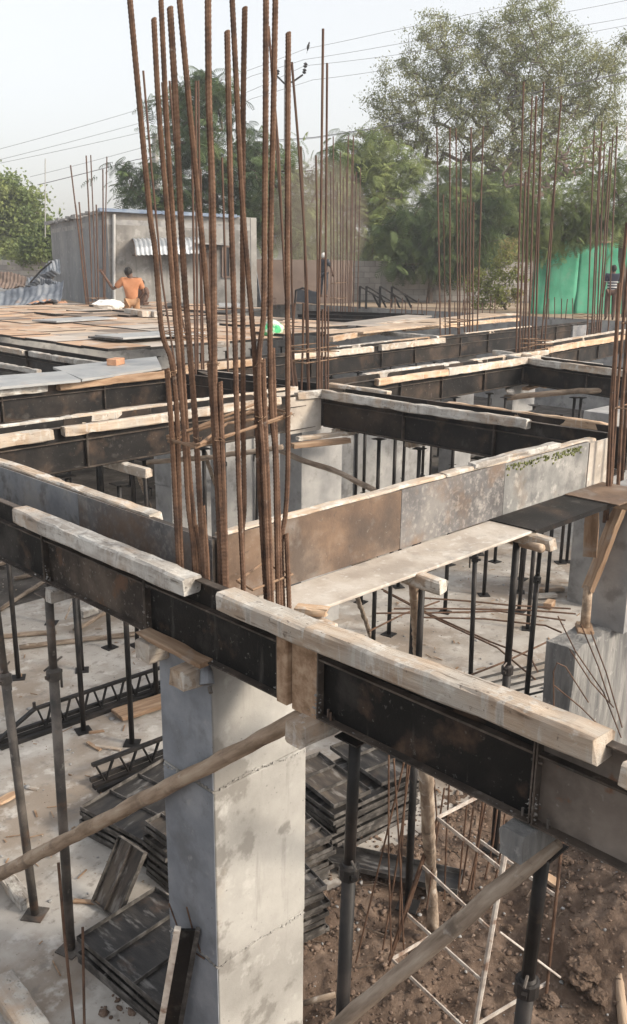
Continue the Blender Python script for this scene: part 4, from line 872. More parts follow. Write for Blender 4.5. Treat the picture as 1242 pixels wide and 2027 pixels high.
# cone tie hanging at the column head
pq = at(352, 1348, zb-.05); p = atY(412, 1336, pq.y-.10); th = thing('steel_cone', 'small grey steel cone tied to the timber at the column head', 'cone', p)
MB().tube([p+Vector((.0, .02, .055)), p+Vector((-.01, 0, .02)), p+Vector((-.03, -.03, -.035))], [.022, .036, .042], 12).build('cone_body', M['gi'], th)
MB().tube([p+Vector((-.03, -.05, -.045)), p+Vector((-.045, -.08, -.06))], .012, 8).build('spout', M['tube'], th)

# leaning prop with board by the right column
th = thing('wooden_prop', 'wooden prop with a leaning board standing on the rough block', 'prop', at(1160, 1245, zt))
pb = at(1158, 1243, zt+.02); pt = atD(1165, 1160, (pb.x+pb.y)/1.414); p2 = atD(1228, 1000, (pb.x+pb.y)/1.414+.05)
MB().tube([pb, pt], [.05, .046], 10).build('post', M['polel'], th, smooth=True)
timber(pt-Vector((0, 0, .04)), p2, .17, .05, '', 'woodd', name='board', parent=th, ch=.005)
timber(pb+Vector((-.1, -.08, -.01)), pb+Vector((.12, .08, -.01)), .16, .04, '', 'woodd', name='foot_board', parent=th, ch=.005)
o = timber(at(1172, 1000, 3.0), at(1168, 1100, 2.45), .13, .03, 'upright board at the side of the right column', 'woodd', 'boards at the right column', ch=.005)
timber(at(1190, 985, 3.0), at(1300, 1010, 3.0), .1, .1, 'timber bearer under the right cage', 'woodo', BG)

# ------------------------------------------------------------------ lattice girders on the floor
def girder(label, a, b, h, taper, n, m='tubeb'):
    a = Vector(a); b = Vector(b); th = thing('lattice_girder', label, 'girder', a, 'lattice girders on the floor'); Z = Vector((0, 0, 1)); t = (b-a).normalized(); L = (b-a).length; nrm = Vector((-t.y, t.x, 0))
    MB().bar(a+Z*.025, b+Z*.025, .06, .05).bar(a+Z*.025-nrm*.09, b+Z*.02-nrm*.07, .05, .045).bar(a+Z*.07+nrm*.06, b+Z*.07+nrm*.06, .045, .04).build('bottom_chord', M[m], th)
    a1 = a+t*taper+Z*h
    mm = MB().bar(a1, b+Z*h, .05, .03)
    if taper: mm.bar(a+Z*.06, a1, .05, .03)
    mm.build('top_chord', M[m], th)
    for i in range(n):
        u0 = taper+(L-taper)*i/n; um = taper+(L-taper)*(i+.5)/n; u1 = taper+(L-taper)*(i+1)/n
        mm = MB()
        for s in (-.012, .012): mm.tube([a+t*(u0+.03)+nrm*s+Z*h, a+t*um+nrm*s+Z*.03], .009, 5); mm.tube([a+t*um+nrm*s+Z*.03, a+t*(u1-.03)+nrm*s+Z*h], .009, 5)
        mm.build('web_bar', M[m], th)
    if taper: MB().tube([a1, a1+Z*.08], .018, 8).build('hook', M[m], th)
    return th
girder('long black lattice girder lying on the concrete floor left of the column', at(-5, 1478, 0), at(380, 1345, 0), .30, .45, 9)
girder('short lattice girder behind the stacked plates', at(186, 1562, 0.0), at(365, 1490, 0.0), .27, 0, 4)

# ------------------------------------------------------------------ stacked shutter plates
M['plate_edge'] = mat('worn_plate_edge', [(.035, .032, .03), (.085, .078, .072), (.17, .16, .15)], 9, .6, 0, .1, 40, layers=[((.03, .028, .027), 5, .52, .62, .8)])
def plate_mesh(L, W, T=.04, ribs=2, m='plate'):
    q = MB(); e = .003
    q.ab(-L/2, L/2, -W/2, W/2, 0, .004); n0 = len(q.f)
    for k in (-1, 1):
        q.ab(-L/2+.001, L/2-.001, k*(W/2-e)-e, k*(W/2-e)+e, .0045, T); q.ab(k*(L/2-e)-e, k*(L/2-e)+e, -W/2+.0065, W/2-.0065, .0045, T-.001)
    for i in range(ribs):
        x = -L/2+L*(i+1)/(ribs+1); q.ab(x-.004, x+.004, -W/2+.009, W/2-.009, .0045, T-.004)
    me = q.mesh('shutter_plate'); me.materials.append(M[m]); me.materials.append(M['plate_edge'])
    for i, p in enumerate(me.polygons): p.material_index = 1 if i >= n0 else 0
    return me
ORD = ['topmost', 'second', 'third', 'fourth', 'fifth', 'sixth', 'seventh', 'eighth', 'ninth', 'tenth', 'eleventh', 'twelfth']
def stack(P0, PL, PW, n, where, look='black', m='plate', T=.04, ribs=2, gap=.010, base=0.0, group=None):
    """n tray plates; P0-PL long edge, P0-PW short edge of the top one"""
    t = Vector((PL.x-P0.x, PL.y-P0.y, 0)); L = t.length; t.normalize(); w_ = Vector((PW.x-P0.x, PW.y-P0.y, 0)); w_ -= t*w_.dot(t); W = w_.length; w_.normalize()
    c = Vector((P0.x, P0.y, 0))+t*L/2+w_*W/2; ang = math.atan2(t.y, t.x); me = plate_mesh(L, W, T, ribs, m)
    for i in range(n):
        o = bpy.data.objects.new('shutter_plate', me); COL.objects.link(o); k = n-1-i; j = 0 if i == n-1 else 1
        o.location = c+Vector((rnd.uniform(-.03, .03)*j, rnd.uniform(-.03, .03)*j, base+i*(T+gap))); o.rotation_euler = (rnd.uniform(-.006, .006)*j, rnd.uniform(-.006, .006)*j, ang+rnd.uniform(-.03, .03)*j)
        tag(o, (('topmost ' + look + ' plate of ') if k == 0 else ORD[k] + ' plate from the top in ') + where, 'steel plate', group or 'steel shuttering plates stacked on the floor')
    return t, w_
def zs(n): return n*.05
n = 6; z = zs(n); stack(at(158, 1594, z), at(325, 1497, z), at(286, 1662, z), n, 'the stack under the round pole')
n = 11; z = zs(n); stack(at(287, 1622, z), at(350, 1590, z), at(348, 1650, z), n, 'the tall stack left of the column', 'brown', 'plateold', ribs=1)
n = 5; z = zs(n); p0 = at(308, 1752, z); pw = at(150, 1850, z); stack(p0, p0+(at(322, 1992, z)-pw), pw, n, 'the stack at the bottom left', 'grey streaked', 'plate')
n = 9; z = zs(n); a = at(662, 1612, z); b = at(832, 1532, z); c_ = at(575, 1540, z); t, w_ = stack(a, b, c_, n, 'the big stack right of the column', 'black', 'plate')
for i, (u0, v0) in enumerate(((.15, .35), (.75, .5))):
    q = a+t*(u0-.1)*((b-a).length)*.9+w_*.06; stack(q, q+t*.04+w_*.8, q+t*.42-w_*.02, 1, ('the pair lying loose on the big stack, left one', 'the pair lying loose on the big stack, right one')[i], 'small', 'plate' if i else 'plateold', base=z+.004, group='loose plates on the big stack')
n = 9; z = zs(n); stack(at(658, 1650, z), at(600, 1600, z), at(600, 1680, z), n, 'the narrow stack against the right of the column', 'grey', 'plateold')
n = 9; z = zs(n); stack(at(648, 1750, z), at(600, 1700, z), at(590, 1780, z), n, 'the low stack at the column foot', 'grey', 'plateold')
# plate leaning on the stack
def leaning(label, P, m='plateold', ribs=1):
    a, b, c = [Vector(p) for p in P]      # a->b long edge, a->c short edge
    t = (b-a); L = t.length; t.normalize(); s = c-a; s -= t*s.dot(t); W = s.length; s.normalize(); n = t.cross(s)
    me2 = plate_mesh(L, W, .05, 0, m)
    bmx = bmesh.new(); bmx.from_mesh(me2)
    if ribs:
        r_ = bmesh.ops.create_cube(bmx, size=1, matrix=Matrix.Translation((0, 0, .025)) @ Matrix.Diagonal((L-.02, .008, .038, 1)))
    bmx.to_mesh(me2); bmx.free(); o = bpy.data.objects.new('shutter_plate', me2); COL.objects.link(o)
    if n.z < 0: n = -n; s2 = -s
    else: s2 = s
    mat4 = Matrix((t, s2, n)).transposed().to_4x4(); o.matrix_world = Matrix.Translation(a+t*L/2+s*W/2) @ mat4
    return tag(o, label, 'steel plate', 'plates leaning on the stacks')
tl = at(242, 1654, .5); a_ = at(188, 1784, .02); leaning('brown shuttering plate leaning between the two left stacks', (a_, tl, a_+(at(292, 1690, .47)-tl)))
th = thing('leaning_channel', 'upright pale edged black channel leaning on the left of the column foot', 'steel channel', atX(330, 2040, 2.62))
e0 = atX(312, 2070, 2.60); e1 = atX(352, 1838, 2.66); dd = Vector((.05, -.05, 0))
MB().bar(e0, e1, .04, .04, Vector((1, -1, 0))).build('pale_edge', M['frame_w'], th); MB().box((e0+e1)/2+dd*.85, (e1-e0)/2*.99, dd*.8, Vector((.006, .006, 0))).build('web_plate', M['black'], th); MB().bar(e0+dd*1.75, e1+dd*1.75, .03, .03, Vector((1, -1, 0))).build('flange', M['plate_edge'], th)
o = leaning('black plate lying on the soil right of the column', (at(640, 1712, .06), at(905, 1772, .10), at(665, 1676, .06)), 'plate', 0)
# planks and pieces on the floor
FL = 'loose boards on the concrete floor'
timber(at(232, 1416, .05), at(345, 1380, .05), .28, .05, 'wide brown board on the floor behind the black prop', 'woodd', FL, ch=.006)
timber(at(0, 1940, .06), at(80, 2060, .06), .2, .1, 'pale timber lying in the bottom left corner', 'woodg', FL)
timber(at(8, 1730, .05), at(55, 1790, .05), .12, .1, 'timber block beside the foot of the brown prop', 'woodg', FL)
timber(at(-5, 1590, .03), at(30, 1570, .03), .1, .03, 'small tan offcut on the floor at the left edge', 'woodo', FL, ch=.004)
for i, (a, b) in enumerate((((178, 1450), (205, 1446)), ((188, 1478), (240, 1484)), ((175, 1470), (200, 1485)), ((55, 1560), (75, 1562)), ((145, 1785), (205, 1790)))):
    timber(at(*a, .015), at(*b, .015), .04, .02, ('thin sliver of bark', 'split pale stick', 'short splinter', 'dark twig', 'brown stick')[i]+' on the floor in the left foreground', 'woodg' if i % 2 else 'woodd', FL, ch=.003)
timber(at(1060, 1168, .05), at(1115, 1165, .05), .12, .06, 'tan board on the floor beside the bricks', 'woodo', FL); timber(at(1055, 1180, .05), at(1100, 1178, .05), .12, .06, 'second tan board on the floor at the prop foot', 'wood', FL)
o = MB().box(at(1088, 1196, .05), (.11, .03, 0), (-.02, .06, 0), (0, 0, .05)).build('brick', M['woodd'], None, at(1088, 1196, .05)); tag(bevel(o), 'brown brick on the floor by the prop foot', 'brick')
for i, (a, b) in enumerate((((160, 1215), (190, 1205)), ((130, 1225), (150, 1170)))):
    timber(at(*a, .06), at(*b, .06+.3*i), .16 if i == 0 else .03, .12 if i == 0 else .03, ('grey hollow block on the floor at left', 'small stick standing on the floor at left')[i], 'woodg', FL)
# loose rods on the floor behind the board
LR = 'loose bars lying over the floor'
def rod(label, pts, r=.008, m='rebar', grp=LR): 
    P = [Vector(p) for p in pts]; o = MB().tube(P, r, 6).build('steel_rod', M[m], None, P[0]); return tag(o, label, 'rod', grp)
rods = [[(830, 1183), (930, 1190), (1010, 1198), (1130, 1205)], [(780, 1205), (900, 1205), (1050, 1208), (1140, 1215)], [(740, 1214), (860, 1213), (990, 1210), (1120, 1228)], [(830, 1222), (960, 1225), (1080, 1238), (1112, 1252)], [(745, 1160), (850, 1215), (970, 1270), (1050, 1300), (1065, 1330)], [(760, 1170), (870, 1228), (985, 1282), (1060, 1345)], [(910, 1345), (1000, 1310), (1085, 1270)], [(730, 1250), (800, 1215), (870, 1190)]]
for i, pp in enumerate(rods):
    rod(('topmost', 'second', 'third', 'fourth', 'long slanting', 'lower slanting', 'short slanting', 'left slanting')[i]+' thin bar over the floor beyond the board', [at(x, y, .45 if i < 4 else .4-.05*j) for j, (x, y) in enumerate(pp)], .0125)
for i in range(5):
    a = at(940+i*8, 1345+i*12, .05+.04*i); b = at(1085, 1310+i*14, .05+.04*i); rod(('first', 'second', 'third', 'fourth', 'fifth')[i]+' dark bar of the bundle left of the rough block', [a, b], .014, 'tubeb', 'dark bars bundled beside the rough block')
# thin upright rods
UR = 'thin upright rods in the soil'
for i, (a, b, D) in enumerate((((770, 1490), (775, 1890), 5.15), ((780, 1502), (800, 1880), 5.15), ((808, 1500), (790, 1860), 5.3), ((800, 1510), (705, 1905), 5.2), ((812, 1510), (758, 1880), 5.3), ((880, 1560), (845, 1800), 5.6), ((890, 1545), (880, 1780), 5.7), ((925, 1590), (908, 1760), 5.6), ((962, 1590), (925, 1770), 5.5), ((985, 1600), (960, 1740), 5.5), ((1000, 1610), (975, 1770), 5.3), ((940, 1580), (915, 1750), 5.6), ((860, 1545), (862, 1690), 5.9))):
    rod(('leftmost', 'second', 'third', 'long slanting', 'crossing', 'sixth', 'seventh', 'eighth', 'ninth', 'tenth', 'rightmost', 'slim', 'short')[i]+' thin rusty rod standing in the soil under the near beam', [atD(*a, D), atD((a[0]+b[0])/2+rnd.uniform(-4, 4), (a[1]+b[1])/2, D), atD(*b, D)], .007, 'rebar', UR)
rod('taller rusty rod standing at the bottom left', [at(116, 1708, 1.0), at(128, 1850, .5), at(150, 2060, -.05)], .0105, 'rebar', 'rods at the bottom left'); rod('shorter rusty rod standing at the bottom left', [at(164, 1835, .6), at(168, 2060, -.05)], .0095, 'rebar', 'rods at the bottom left')
# ring frame in the soil
rf = thing('ring_frame', 'leaning frame of pale square rings and rusty rods in the soil pit', 'frame', at(900, 1960, 0))
Lr = [(866, 1619), (836, 1714), (806, 1809), (776, 1899)]; Br = [(991, 1719), (973, 1842), (949, 1937), (925, 2040)]; Rr = [(1100, 1668), (1096, 1770), (1090, 1850), (1084, 1945)]; Kr = [(953, 1574), (945, 1660), (941, 1735), (850, 1855)]
dl, db, dr, dkk = 5.35, 4.75, 5.0, 5.6
EDG = ((('L', 'B'), ('L', 'K')), (('L', 'B'), ('K', 'R')), (('L', 'B'),), (('L', 'B'), ('L', 'K'), ('B', 'R')))
for i in range(4):
    P = dict(L=atD(*Lr[i], dl), B=atD(*Br[i], db), R=atD(*Rr[i], dr), K=atD(*Kr[i], dkk))
    for a_, b_ in EDG[i]: MB().bar(P[a_], P[b_]+(P[b_]-P[a_]).normalized()*.012, .010, .026).build('ring_bar', M['frame_w'], rf)
for q, d, m in (((840, 1690, 770, 1900), dl, 'rebar'), ((1000, 1690, 938, 2050), db, 'frame_w'), ((1114, 1655, 1082, 1965), dr, 'rebar'), ((960, 1560, 935, 1760), dkk, 'rebar')):
    MB().tube([atD(q[0], q[1], d-.02), atD(q[2], q[3], d-.02)], .018 if m == 'frame_w' else .011, 7).build('corner_rod', M[m], rf)
MB().tube([atD(866, 1619, dl), atD(836, 1714, dl), atD(770, 1912, dl)], .009, 7).build('corner_rod', M['rebar'], rf)
rod('pale thin rod lying across the ring frame', [atD(990, 1845, 4.72), atD(1110, 1935, 4.68)], .007, 'frame_w', UR)
timber(at(1085, 1738, .15), at(1128, 1765, .1), .1, .03, 'brown board lying on the soil behind the thick prop', 'woodd', FL, ch=.004)
# big clods
for i, (px, py, s) in enumerate(((1150, 1930, .17), (1185, 1975, .09), (1090, 1962, .08), (1210, 1725, .12), (1120, 1720, .07), (1010, 1570+250, .04), (640, 1760, .05), (1175, 1690, .1))):
    p = at(px, py, .05); p.z = soil_h(p.x, p.y); bm = bmesh.new(); bmesh.ops.create_icosphere(bm, subdivisions=4, radius=s*.8)
    for v in bm.verts:
        q = v.co/s; v.co = v.co*(1+.30*fbm(q.x*1.6+i*5, q.y*1.6, q.z*1.6)+.22*fbm(q.x*5, q.y*5+i, q.z*5)); v.co.z *= .6
    me = bpy.data.meshes.new('clod'); bm.to_mesh(me); bm.free(); o = link_mesh('earth_clod', me, M['soil'], None, p+Vector((0, 0, s*.35)))
    tag(o, ('biggest clod of earth at the lower right', 'small clod below the biggest clod', 'clod beside the collar of the thick prop', 'clod on the heap at the right edge', 'clod on the heap behind the thick prop', 'little clod under the slanting pole', 'little clod at the right of the column', 'clod near the right edge below the beam')[i], 'clod', 'clods of earth in the pit')

# ------------------------------------------------------------------ background: house, walls, sheets
def quad_box(th, name, P, thick, m, nrm=None, parent=None):
    """P: four corner points (counter clockwise seen from outside); extruded inwards by thick"""
    P = [Vector(p) for p in P]; n = (P[1]-P[0]).cross(P[3]-P[0]).normalized(); mm = MB(); mm.v = P+[p-n*thick for p in P]
    mm.f = [(0, 1, 2, 3), (7, 6, 5, 4), (0, 4, 5, 1), (1, 5, 6, 2), (2, 6, 7, 3), (3, 7, 4, 0)]; return mm.build(name, m, parent or th)
dK, dLft, dRt = 36.0, 48.5, 38.0
K = atD(211, 417, dK); A = atD(100, 446, dLft); Bp = atD(508, 432, dRt)
ztop = K.z
hs = thing('house', 'plain grey flat roofed house behind the deck on the left', 'house', (K.x, K.y, GZ))
def gnd(p, z=GZ-.05): return Vector((p.x, p.y, z))
zK = ztop; Kt = Vector((K.x, K.y, zK)); At = Vector((A.x, A.y, zK-.0)); Bt = Vector((Bp.x, Bp.y, zK-.12))
quad_box(hs, 'side_wall', [gnd(At), gnd(Kt), Kt, At], .25, M['plasterd'])
quad_box(hs, 'front_wall', [gnd(Kt), gnd(Bt), Bt, Kt], .25, M['plaster'])
Ct = At+(Bt-Kt); quad_box(hs, 'back_wall', [gnd(Bt), gnd(Ct), Ct, Bt], .25, M['plaster']); quad_box(hs, 'roof', [Kt-Vector((0, 0, .3)), Bt-Vector((0, 0, .3)), Ct-Vector((0, 0, .3)), At-Vector((0, 0, .3))], .2, M['concd'])
tf = (Bt-Kt).normalized(); nf = Vector((tf.y, -tf.x, 0)).normalized()
if nf.dot(Vector((K.x, K.y, 0))) > 0: nf = -nf
def on_front(px, py, off=0.0):   # sight line meets the front wall plane
    d = Vector(ray(px, py)); e = Vector((0, 0, H)); p0 = Kt+nf*off; t = (p0-e).dot(nf)/d.dot(nf); return e+d*t
mm = MB()
for i in range(40):
    u0 = i/40; p = Kt.lerp(Bt, u0*.85)+Vector((0, 0, .02))-nf*.1; mm.box(p, tf*.28, nf*.28, (rnd.uniform(-.02, .02), 0, rnd.uniform(.02, .07)))
mm.build('roof_tarp', M['tarp'], hs)
for q, nm in (([(440, 548), (462, 548), (462, 488), (440, 488)], 'window'), ([(404, 492), (428, 492), (428, 482), (404, 482)], 'vent')):
    P = [on_front(x, y, .02) for x, y in q]; wn = quad_box(hs, nm, P, .05, M['glass'])
    mm = MB()
    for i in range(4): mm.bar(P[i]+nf*.02, P[(i+1) % 4]+nf*.02, .07, .07)
    for f_ in (.33, .66): mm.bar(P[0].lerp(P[1], f_)+nf*.02, P[3].lerp(P[2], f_)+nf*.02, .03, .03)
    mm.build('window_frame', M['brown'], hs, None).parent = wn
p_ = on_front(226, 600, .08); q_ = on_front(226, 424, .08); MB().tube([p_, q_], .06, 8).build('rain_pipe', M['grey_pole'], hs)
mm = MB()
for i in range(46):
    u_ = rnd.random(); p_ = At.lerp(Kt, u_)+Vector((0, 0, rnd.uniform(-.06, .04))); mm.box(p_, (rnd.uniform(.1, .35), 0, 0), (0, rnd.uniform(.08, .2), 0), (0, 0, rnd.uniform(.02, .09)))
mm.build('broken_parapet', M['concd'], hs)['kind'] = 'stuff'
# corrugated awning with bent brackets
aw = MB(); q0 = on_front(262, 473, .0); q1 = on_front(395, 470, .0); L_ = (q1-q0).length; nn = 60
prof = [(0, 0), (.25, -.02), (.5, -.12), (.72, -.32), (.85, -.62)]
for i in range(nn+1):
    for (o_, z_) in prof: aw.v.append(q0+(q1-q0)*(i/nn)+nf*o_+Vector((0, 0, z_+.02*math.sin(i*1.6))))
for i in range(nn):
    for j in range(4): aw.f.append((i*5+j, (i+1)*5+j, (i+1)*5+j+1, i*5+j+1))
o = aw.build('awning', M['tin'], hs); sm = o.modifiers.new('thickness', 'SOLIDIFY'); sm.thickness = .015
mm = MB()
for (o_, z_), (o2, z2) in zip(prof[:-1], prof[1:]):
    mm.bar(q0+nf*o_+Vector((0, 0, z_-.04)), q0+nf*o2+Vector((0, 0, z2-.04)), .05, .05)
mm.bar(q0+Vector((0, 0, -.6)), q0+nf*.8+Vector((0, 0, -.55)), .05, .05); mm.build('awning_bracket', M['brown'], o)
mm = MB(); a = on_front(385, 482, .5); b = on_front(450, 484, .5); mm.bar(a, b, 1.1, .06); mm.build('door_canopy', M['concd'], hs)
mm = MB(); P = [on_front(x, y, .03) for x, y in ((405, 600), (430, 600), (430, 500), (405, 500))]; quad_box(hs, 'door', P, .05, M['brown'])

def block_wall(label, a, b, z0, z1, thick, bl=.55, bh=.27, maxb=280):
    a = Vector(a); b = Vector(b); th = thing('boundary_wall', label, 'wall', (a.x, a.y, z0)); t = Vector((b.x-a.x, b.y-a.y, 0)); L = t.length; t.normalize(); n = Vector((t.y, -t.x, 0))
    if n.dot(Vector((a.x, a.y, 0))) > 0: n = -n
    MB().box((a+b)/2*Vector((1, 1, 0)) if False else Vector(((a.x+b.x)/2, (a.y+b.y)/2, (z0+z1)/2))-n*(thick/2), t*(L/2), n*(thick/2), (0, 0, (z1-z0)/2)).build('wall_core', M['mortar'], th)
    rows = int((z1-z0)/bh); me = {}; c = 0
    for i in range(rows):
        x = -bl*.5*(i % 2)
        while x < L and c < maxb:
            x0 = max(x, 0)+.012; x1 = min(x+bl, L)-.012
            if x1-x0 > .1:
                m = MB().box((0, 0, 0), t*((x1-x0)/2), n*.02, (0, 0, bh/2-.012)).mesh('block'); 
                key = round(x1-x0, 2)
                if key not in me: m.materials.append(M['block']); me[key] = m
                o = bpy.data.objects.new('block', me[key]); COL.objects.link(o); o.parent = th; o.location = Vector((a.x, a.y, 0))+t*((x0+x1)/2)+n*(.012+rnd.uniform(-.006, .008))+Vector((0, 0, z1-bh*(i+.5)))-ORG[th.name]; c += 1
            x += bl
    px = 1.5
    while px < L:
        MB().box(Vector((a.x, a.y, 0))+t*px+n*.05+Vector((0, 0, (z0+z1)/2)), t*.14, n*.06, (0, 0, (z1-z0)/2+.01)).build('pier', M['concd'], th); px += 4.5
    return th
w0 = atD(700, 516, 46); w1 = atD(1065, 520, 46)
block_wall('grey cement block wall under the bushes at the middle right', w0, w1, GZ-.1, w0.z, .2)
w0 = atD(-60, 514, 58); w1 = atD(125, 520, 56)
block_wall('grey block wall at the left edge behind the scrap heap', w0, w1, GZ-.1, w0.z, .2, .6, .3)
# rusty sheet fence behind the far cage
a = atD(505, 513, 43); b = atD(700, 515, 44); th = thing('sheet_fence', 'dark brown sheet fence behind the middle rebars', 'fence', (a.x, a.y, GZ))
for i in range(6):
    p = a.lerp(b, i/6); q = a.lerp(b, (i+1)/6-.004); quad_box(th, 'fence_sheet', [gnd(p), gnd(q), Vector((q.x, q.y, a.z)), Vector((p.x, p.y, a.z-.03*(i % 2)))], .03, M['brown'])
# grid of a window grille leaning before it
th = thing('steel_grille', 'small rusty bar grille leaning at the brown sheet fence', 'grille', atD(520, 602, 40)); 
for i in range(6): MB().tube([atD(505+i*8, 588, 40), atD(505+i*8, 612, 40)], .015, 5).build('bar', M['rebar2'], th)
for i in range(3): MB().tube([atD(503, 591+i*7, 40), atD(548, 591+i*7, 40)], .015, 5).build('bar', M['rebar2'], th)
# white low wall and blue sheet beside the house
a = atD(505, 470, 45); b = atD(560, 470, 45); th = thing('white_shed', 'white shed wall seen between the rebars', 'shed', (a.x, a.y, GZ)); quad_box(th, 'shed_wall', [gnd(a), gnd(b), b, a], .2, M['whitecloth'])
MB().bar(a+Vector((0, 0, .05)), b+Vector((0, 0, .05)), .8, .06).build('shed_roof', M['tin'], th)
p = atD(497, 510, 40); p2 = atD(512, 600, 40); o = MB().bar(gnd(p2, p2.z-.3), p, .5, .03).build('tin_sheet', M['scrap'], None, p); tag(o, 'bluish tin sheet leaning at the corner of the house', 'sheet')

# green sheet fence
th = thing('green_sheet_fence', 'bright green sheet fence at the right edge behind the man', 'fence', gnd(atD(1070, 560, 36)))
gp = [(1063, 452, 36), (1092, 462, 36), (1150, 478, 36.2), (1200, 480, 36.4), (1260, 470, 36.6)]
for (x0, y0, d0), (x1, y1, d1) in zip(gp[:-1], gp[1:]):
    n = 8; mm = MB()
    for i in range(n+1):
        u = i/n; pt = atD(x0+(x1-x0)*u, y0+(y1-y0)*u+4*math.sin(u*3.14), d0+(d1-d0)*u)
        for k in range(7):
            z = pt.z+(GZ-.3-pt.z)*k/6; dd = .02*math.sin(u*9+k)+.02*math.sin(k*2+x0); mm.v.append(Vector((pt.x+dd, pt.y+dd*.5, z)))
    for i in range(n):
        for k in range(6): mm.f.append((i*7+k, i*7+k+1, (i+1)*7+k+1, (i+1)*7+k))
    o = mm.build('green_sheet', M['green'], th, smooth=True); s_ = o.modifiers.new('thickness', 'SOLIDIFY'); s_.thickness = .01
    p = atD(x0, y0-4, d0+.1); MB().tube([gnd(p), p], .05, 7).build('fence_post', M['polel'], th)
    MB().tube([atD(x0, y0, d0-.06), atD(x1, y1, d1-.06)], .04, 6).build('top_rail', M['polel'], th)

# scrap heap of bent corrugated sheets
def bent_sheet(label, c, u, v, curl, m='scrap', n=64):
    c = Vector(c); mm = MB(); u = Vector(u); v = Vector(v); w_ = u.cross(v).normalized(); k = 12
    for i in range(n+1):
        for j in range(k+1):
            a = i/n-.5; b = j/k-.5; mm.v.append(c+u*a+v*b+w_*(.022*math.sin(i*1.1)+curl*(b*b*4)+.17*fbm(a*2.2+c.x, b*2.2+c.y)))
    for i in range(n):
        for j in range(k): q = i*(k+1)+j; mm.f.append((q, q+k+1, q+k+2, q+1))
    o = mm.build('corrugated_sheet', M[m], None, c, True); s_ = o.modifiers.new('thickness', 'SOLIDIFY'); s_.thickness = .01
    return tag(o, label, 'tin sheet', 'bent tin sheets of the scrap heap')
Rv = Vector(rt); Fv = Vector((math.cos(AZ), math.sin(AZ), 0)); Zv = Vector((0, 0, 1))
bent_sheet('largest bent tin sheet at the foot of the scrap heap', atD(50, 600, 33), Rv*2.6+Zv*.45, Fv*1.5+Zv*.65, .25)
bent_sheet('bluish tin sheet at the left of the scrap heap', atD(10, 590, 34), Rv*1.8+Zv*.35, Fv*1.3+Zv*.6, -.3)
bent_sheet('bright crumpled tin sheet on top of the scrap heap', atD(88, 555, 36), Rv*1.3+Zv*.75, Fv*1.0+Zv*.4, .3)
bent_sheet('folded grey tin sheet in the middle of the heap', atD(65, 572, 35), Rv*1.6+Zv*.5, Fv*1.0+Zv*.4, -.4)
bent_sheet('small curled tin sheet against the house', atD(98, 582, 34), Rv*.7-Zv*.2, Fv*.5+Zv*.7, .3)
bent_sheet('dusty brown tin sheet at the far left of the heap', atD(10, 560, 37), Rv*1.6-Zv*.2, Fv*.6+Zv*.5, .2, 'brown')
rod('dark bent pipe sticking up from the scrap heap', [atD(60, 560, 35), atD(82, 535, 35), atD(103, 518, 35)], .035, 'tubeb', 'pipes of the scrap heap')
def heap(label, p, sx, sy, sz, m, seed):
    bm = bmesh.new(); bmesh.ops.create_icosphere(bm, subdivisions=4, radius=1)
    for v in bm.verts:
        q = v.co.copy(); v.co = Vector((q.x*sx, q.y*sy, q.z*sz))*(1+.16*fbm(q.x*2+seed, q.y*2, q.z*2)+.05*fbm(q.x*8, q.y*8, q.z*8+seed))
    me = bpy.data.meshes.new('heap'); bm.to_mesh(me); bm.free(); o = link_mesh('rubble_heap', me, M[m], None, p); return tag(o, label, 'heap')
heap('brown earth heap under the scrap sheets', gnd(atD(95, 612, 33)), 1.0, .9, .55, 'brick', 2)
heap('grey sand heap at the far left under the wall', gnd(atD(15, 585, 40)), 2.2, 1.4, 1.1, 'concd', 5)
timber(at(-40, 632, 3.55), at(55, 627, 3.55), .3, .16, 'tan timber at the far left edge of the deck', 'woodo', WAL); timber(at(58, 629, 3.55), at(112, 624, 3.55), .3, .16, 'black timber at the far left beside the tan one', 'woodd', WAL)
heap('white bags lying at the knees of the man in orange', at(218, 604, DZ+.15), .55, .35, .17, 'whitecloth', 3)
# black scrap frames at the block wall
for i, (px, py) in enumerate(((712, 600), (725, 602), (752, 604), (775, 606))):
    p = gnd(atD(px, py, 40)); th = thing('scrap_frame', ('first', 'second', 'third', 'fourth')[i]+' black folded frame from the left at the block wall', 'frame', p, 'black frames at the block wall')
    q = p+Zv*.95; MB().bar(p, q, .1, .06, Fv).build('leg', M['tubeb'], th); MB().bar(q, q+Rv*1.1-Zv*.65, .35, .06).build('panel', M['tubeb'], th); MB().bar(p+Rv*.9, q+Rv*.55-Zv*.3, .08, .05, Fv).build('leg', M['tubeb'], th)
th = thing('motorbike_seat_frame', 'dark curved seat frame behind the middle rebars', 'frame', atD(605, 600, 39)); MB().tube([atD(584, 600, 39), atD(586, 575, 39), atD(600, 570, 39), atD(622, 580, 39), atD(632, 580, 39)], .05, 7).build('frame_tube', M['tubeb'], th); MB().bar(atD(588, 585, 39), atD(630, 590, 39), .5, .5).build('seat', M['darkcloth'], th)

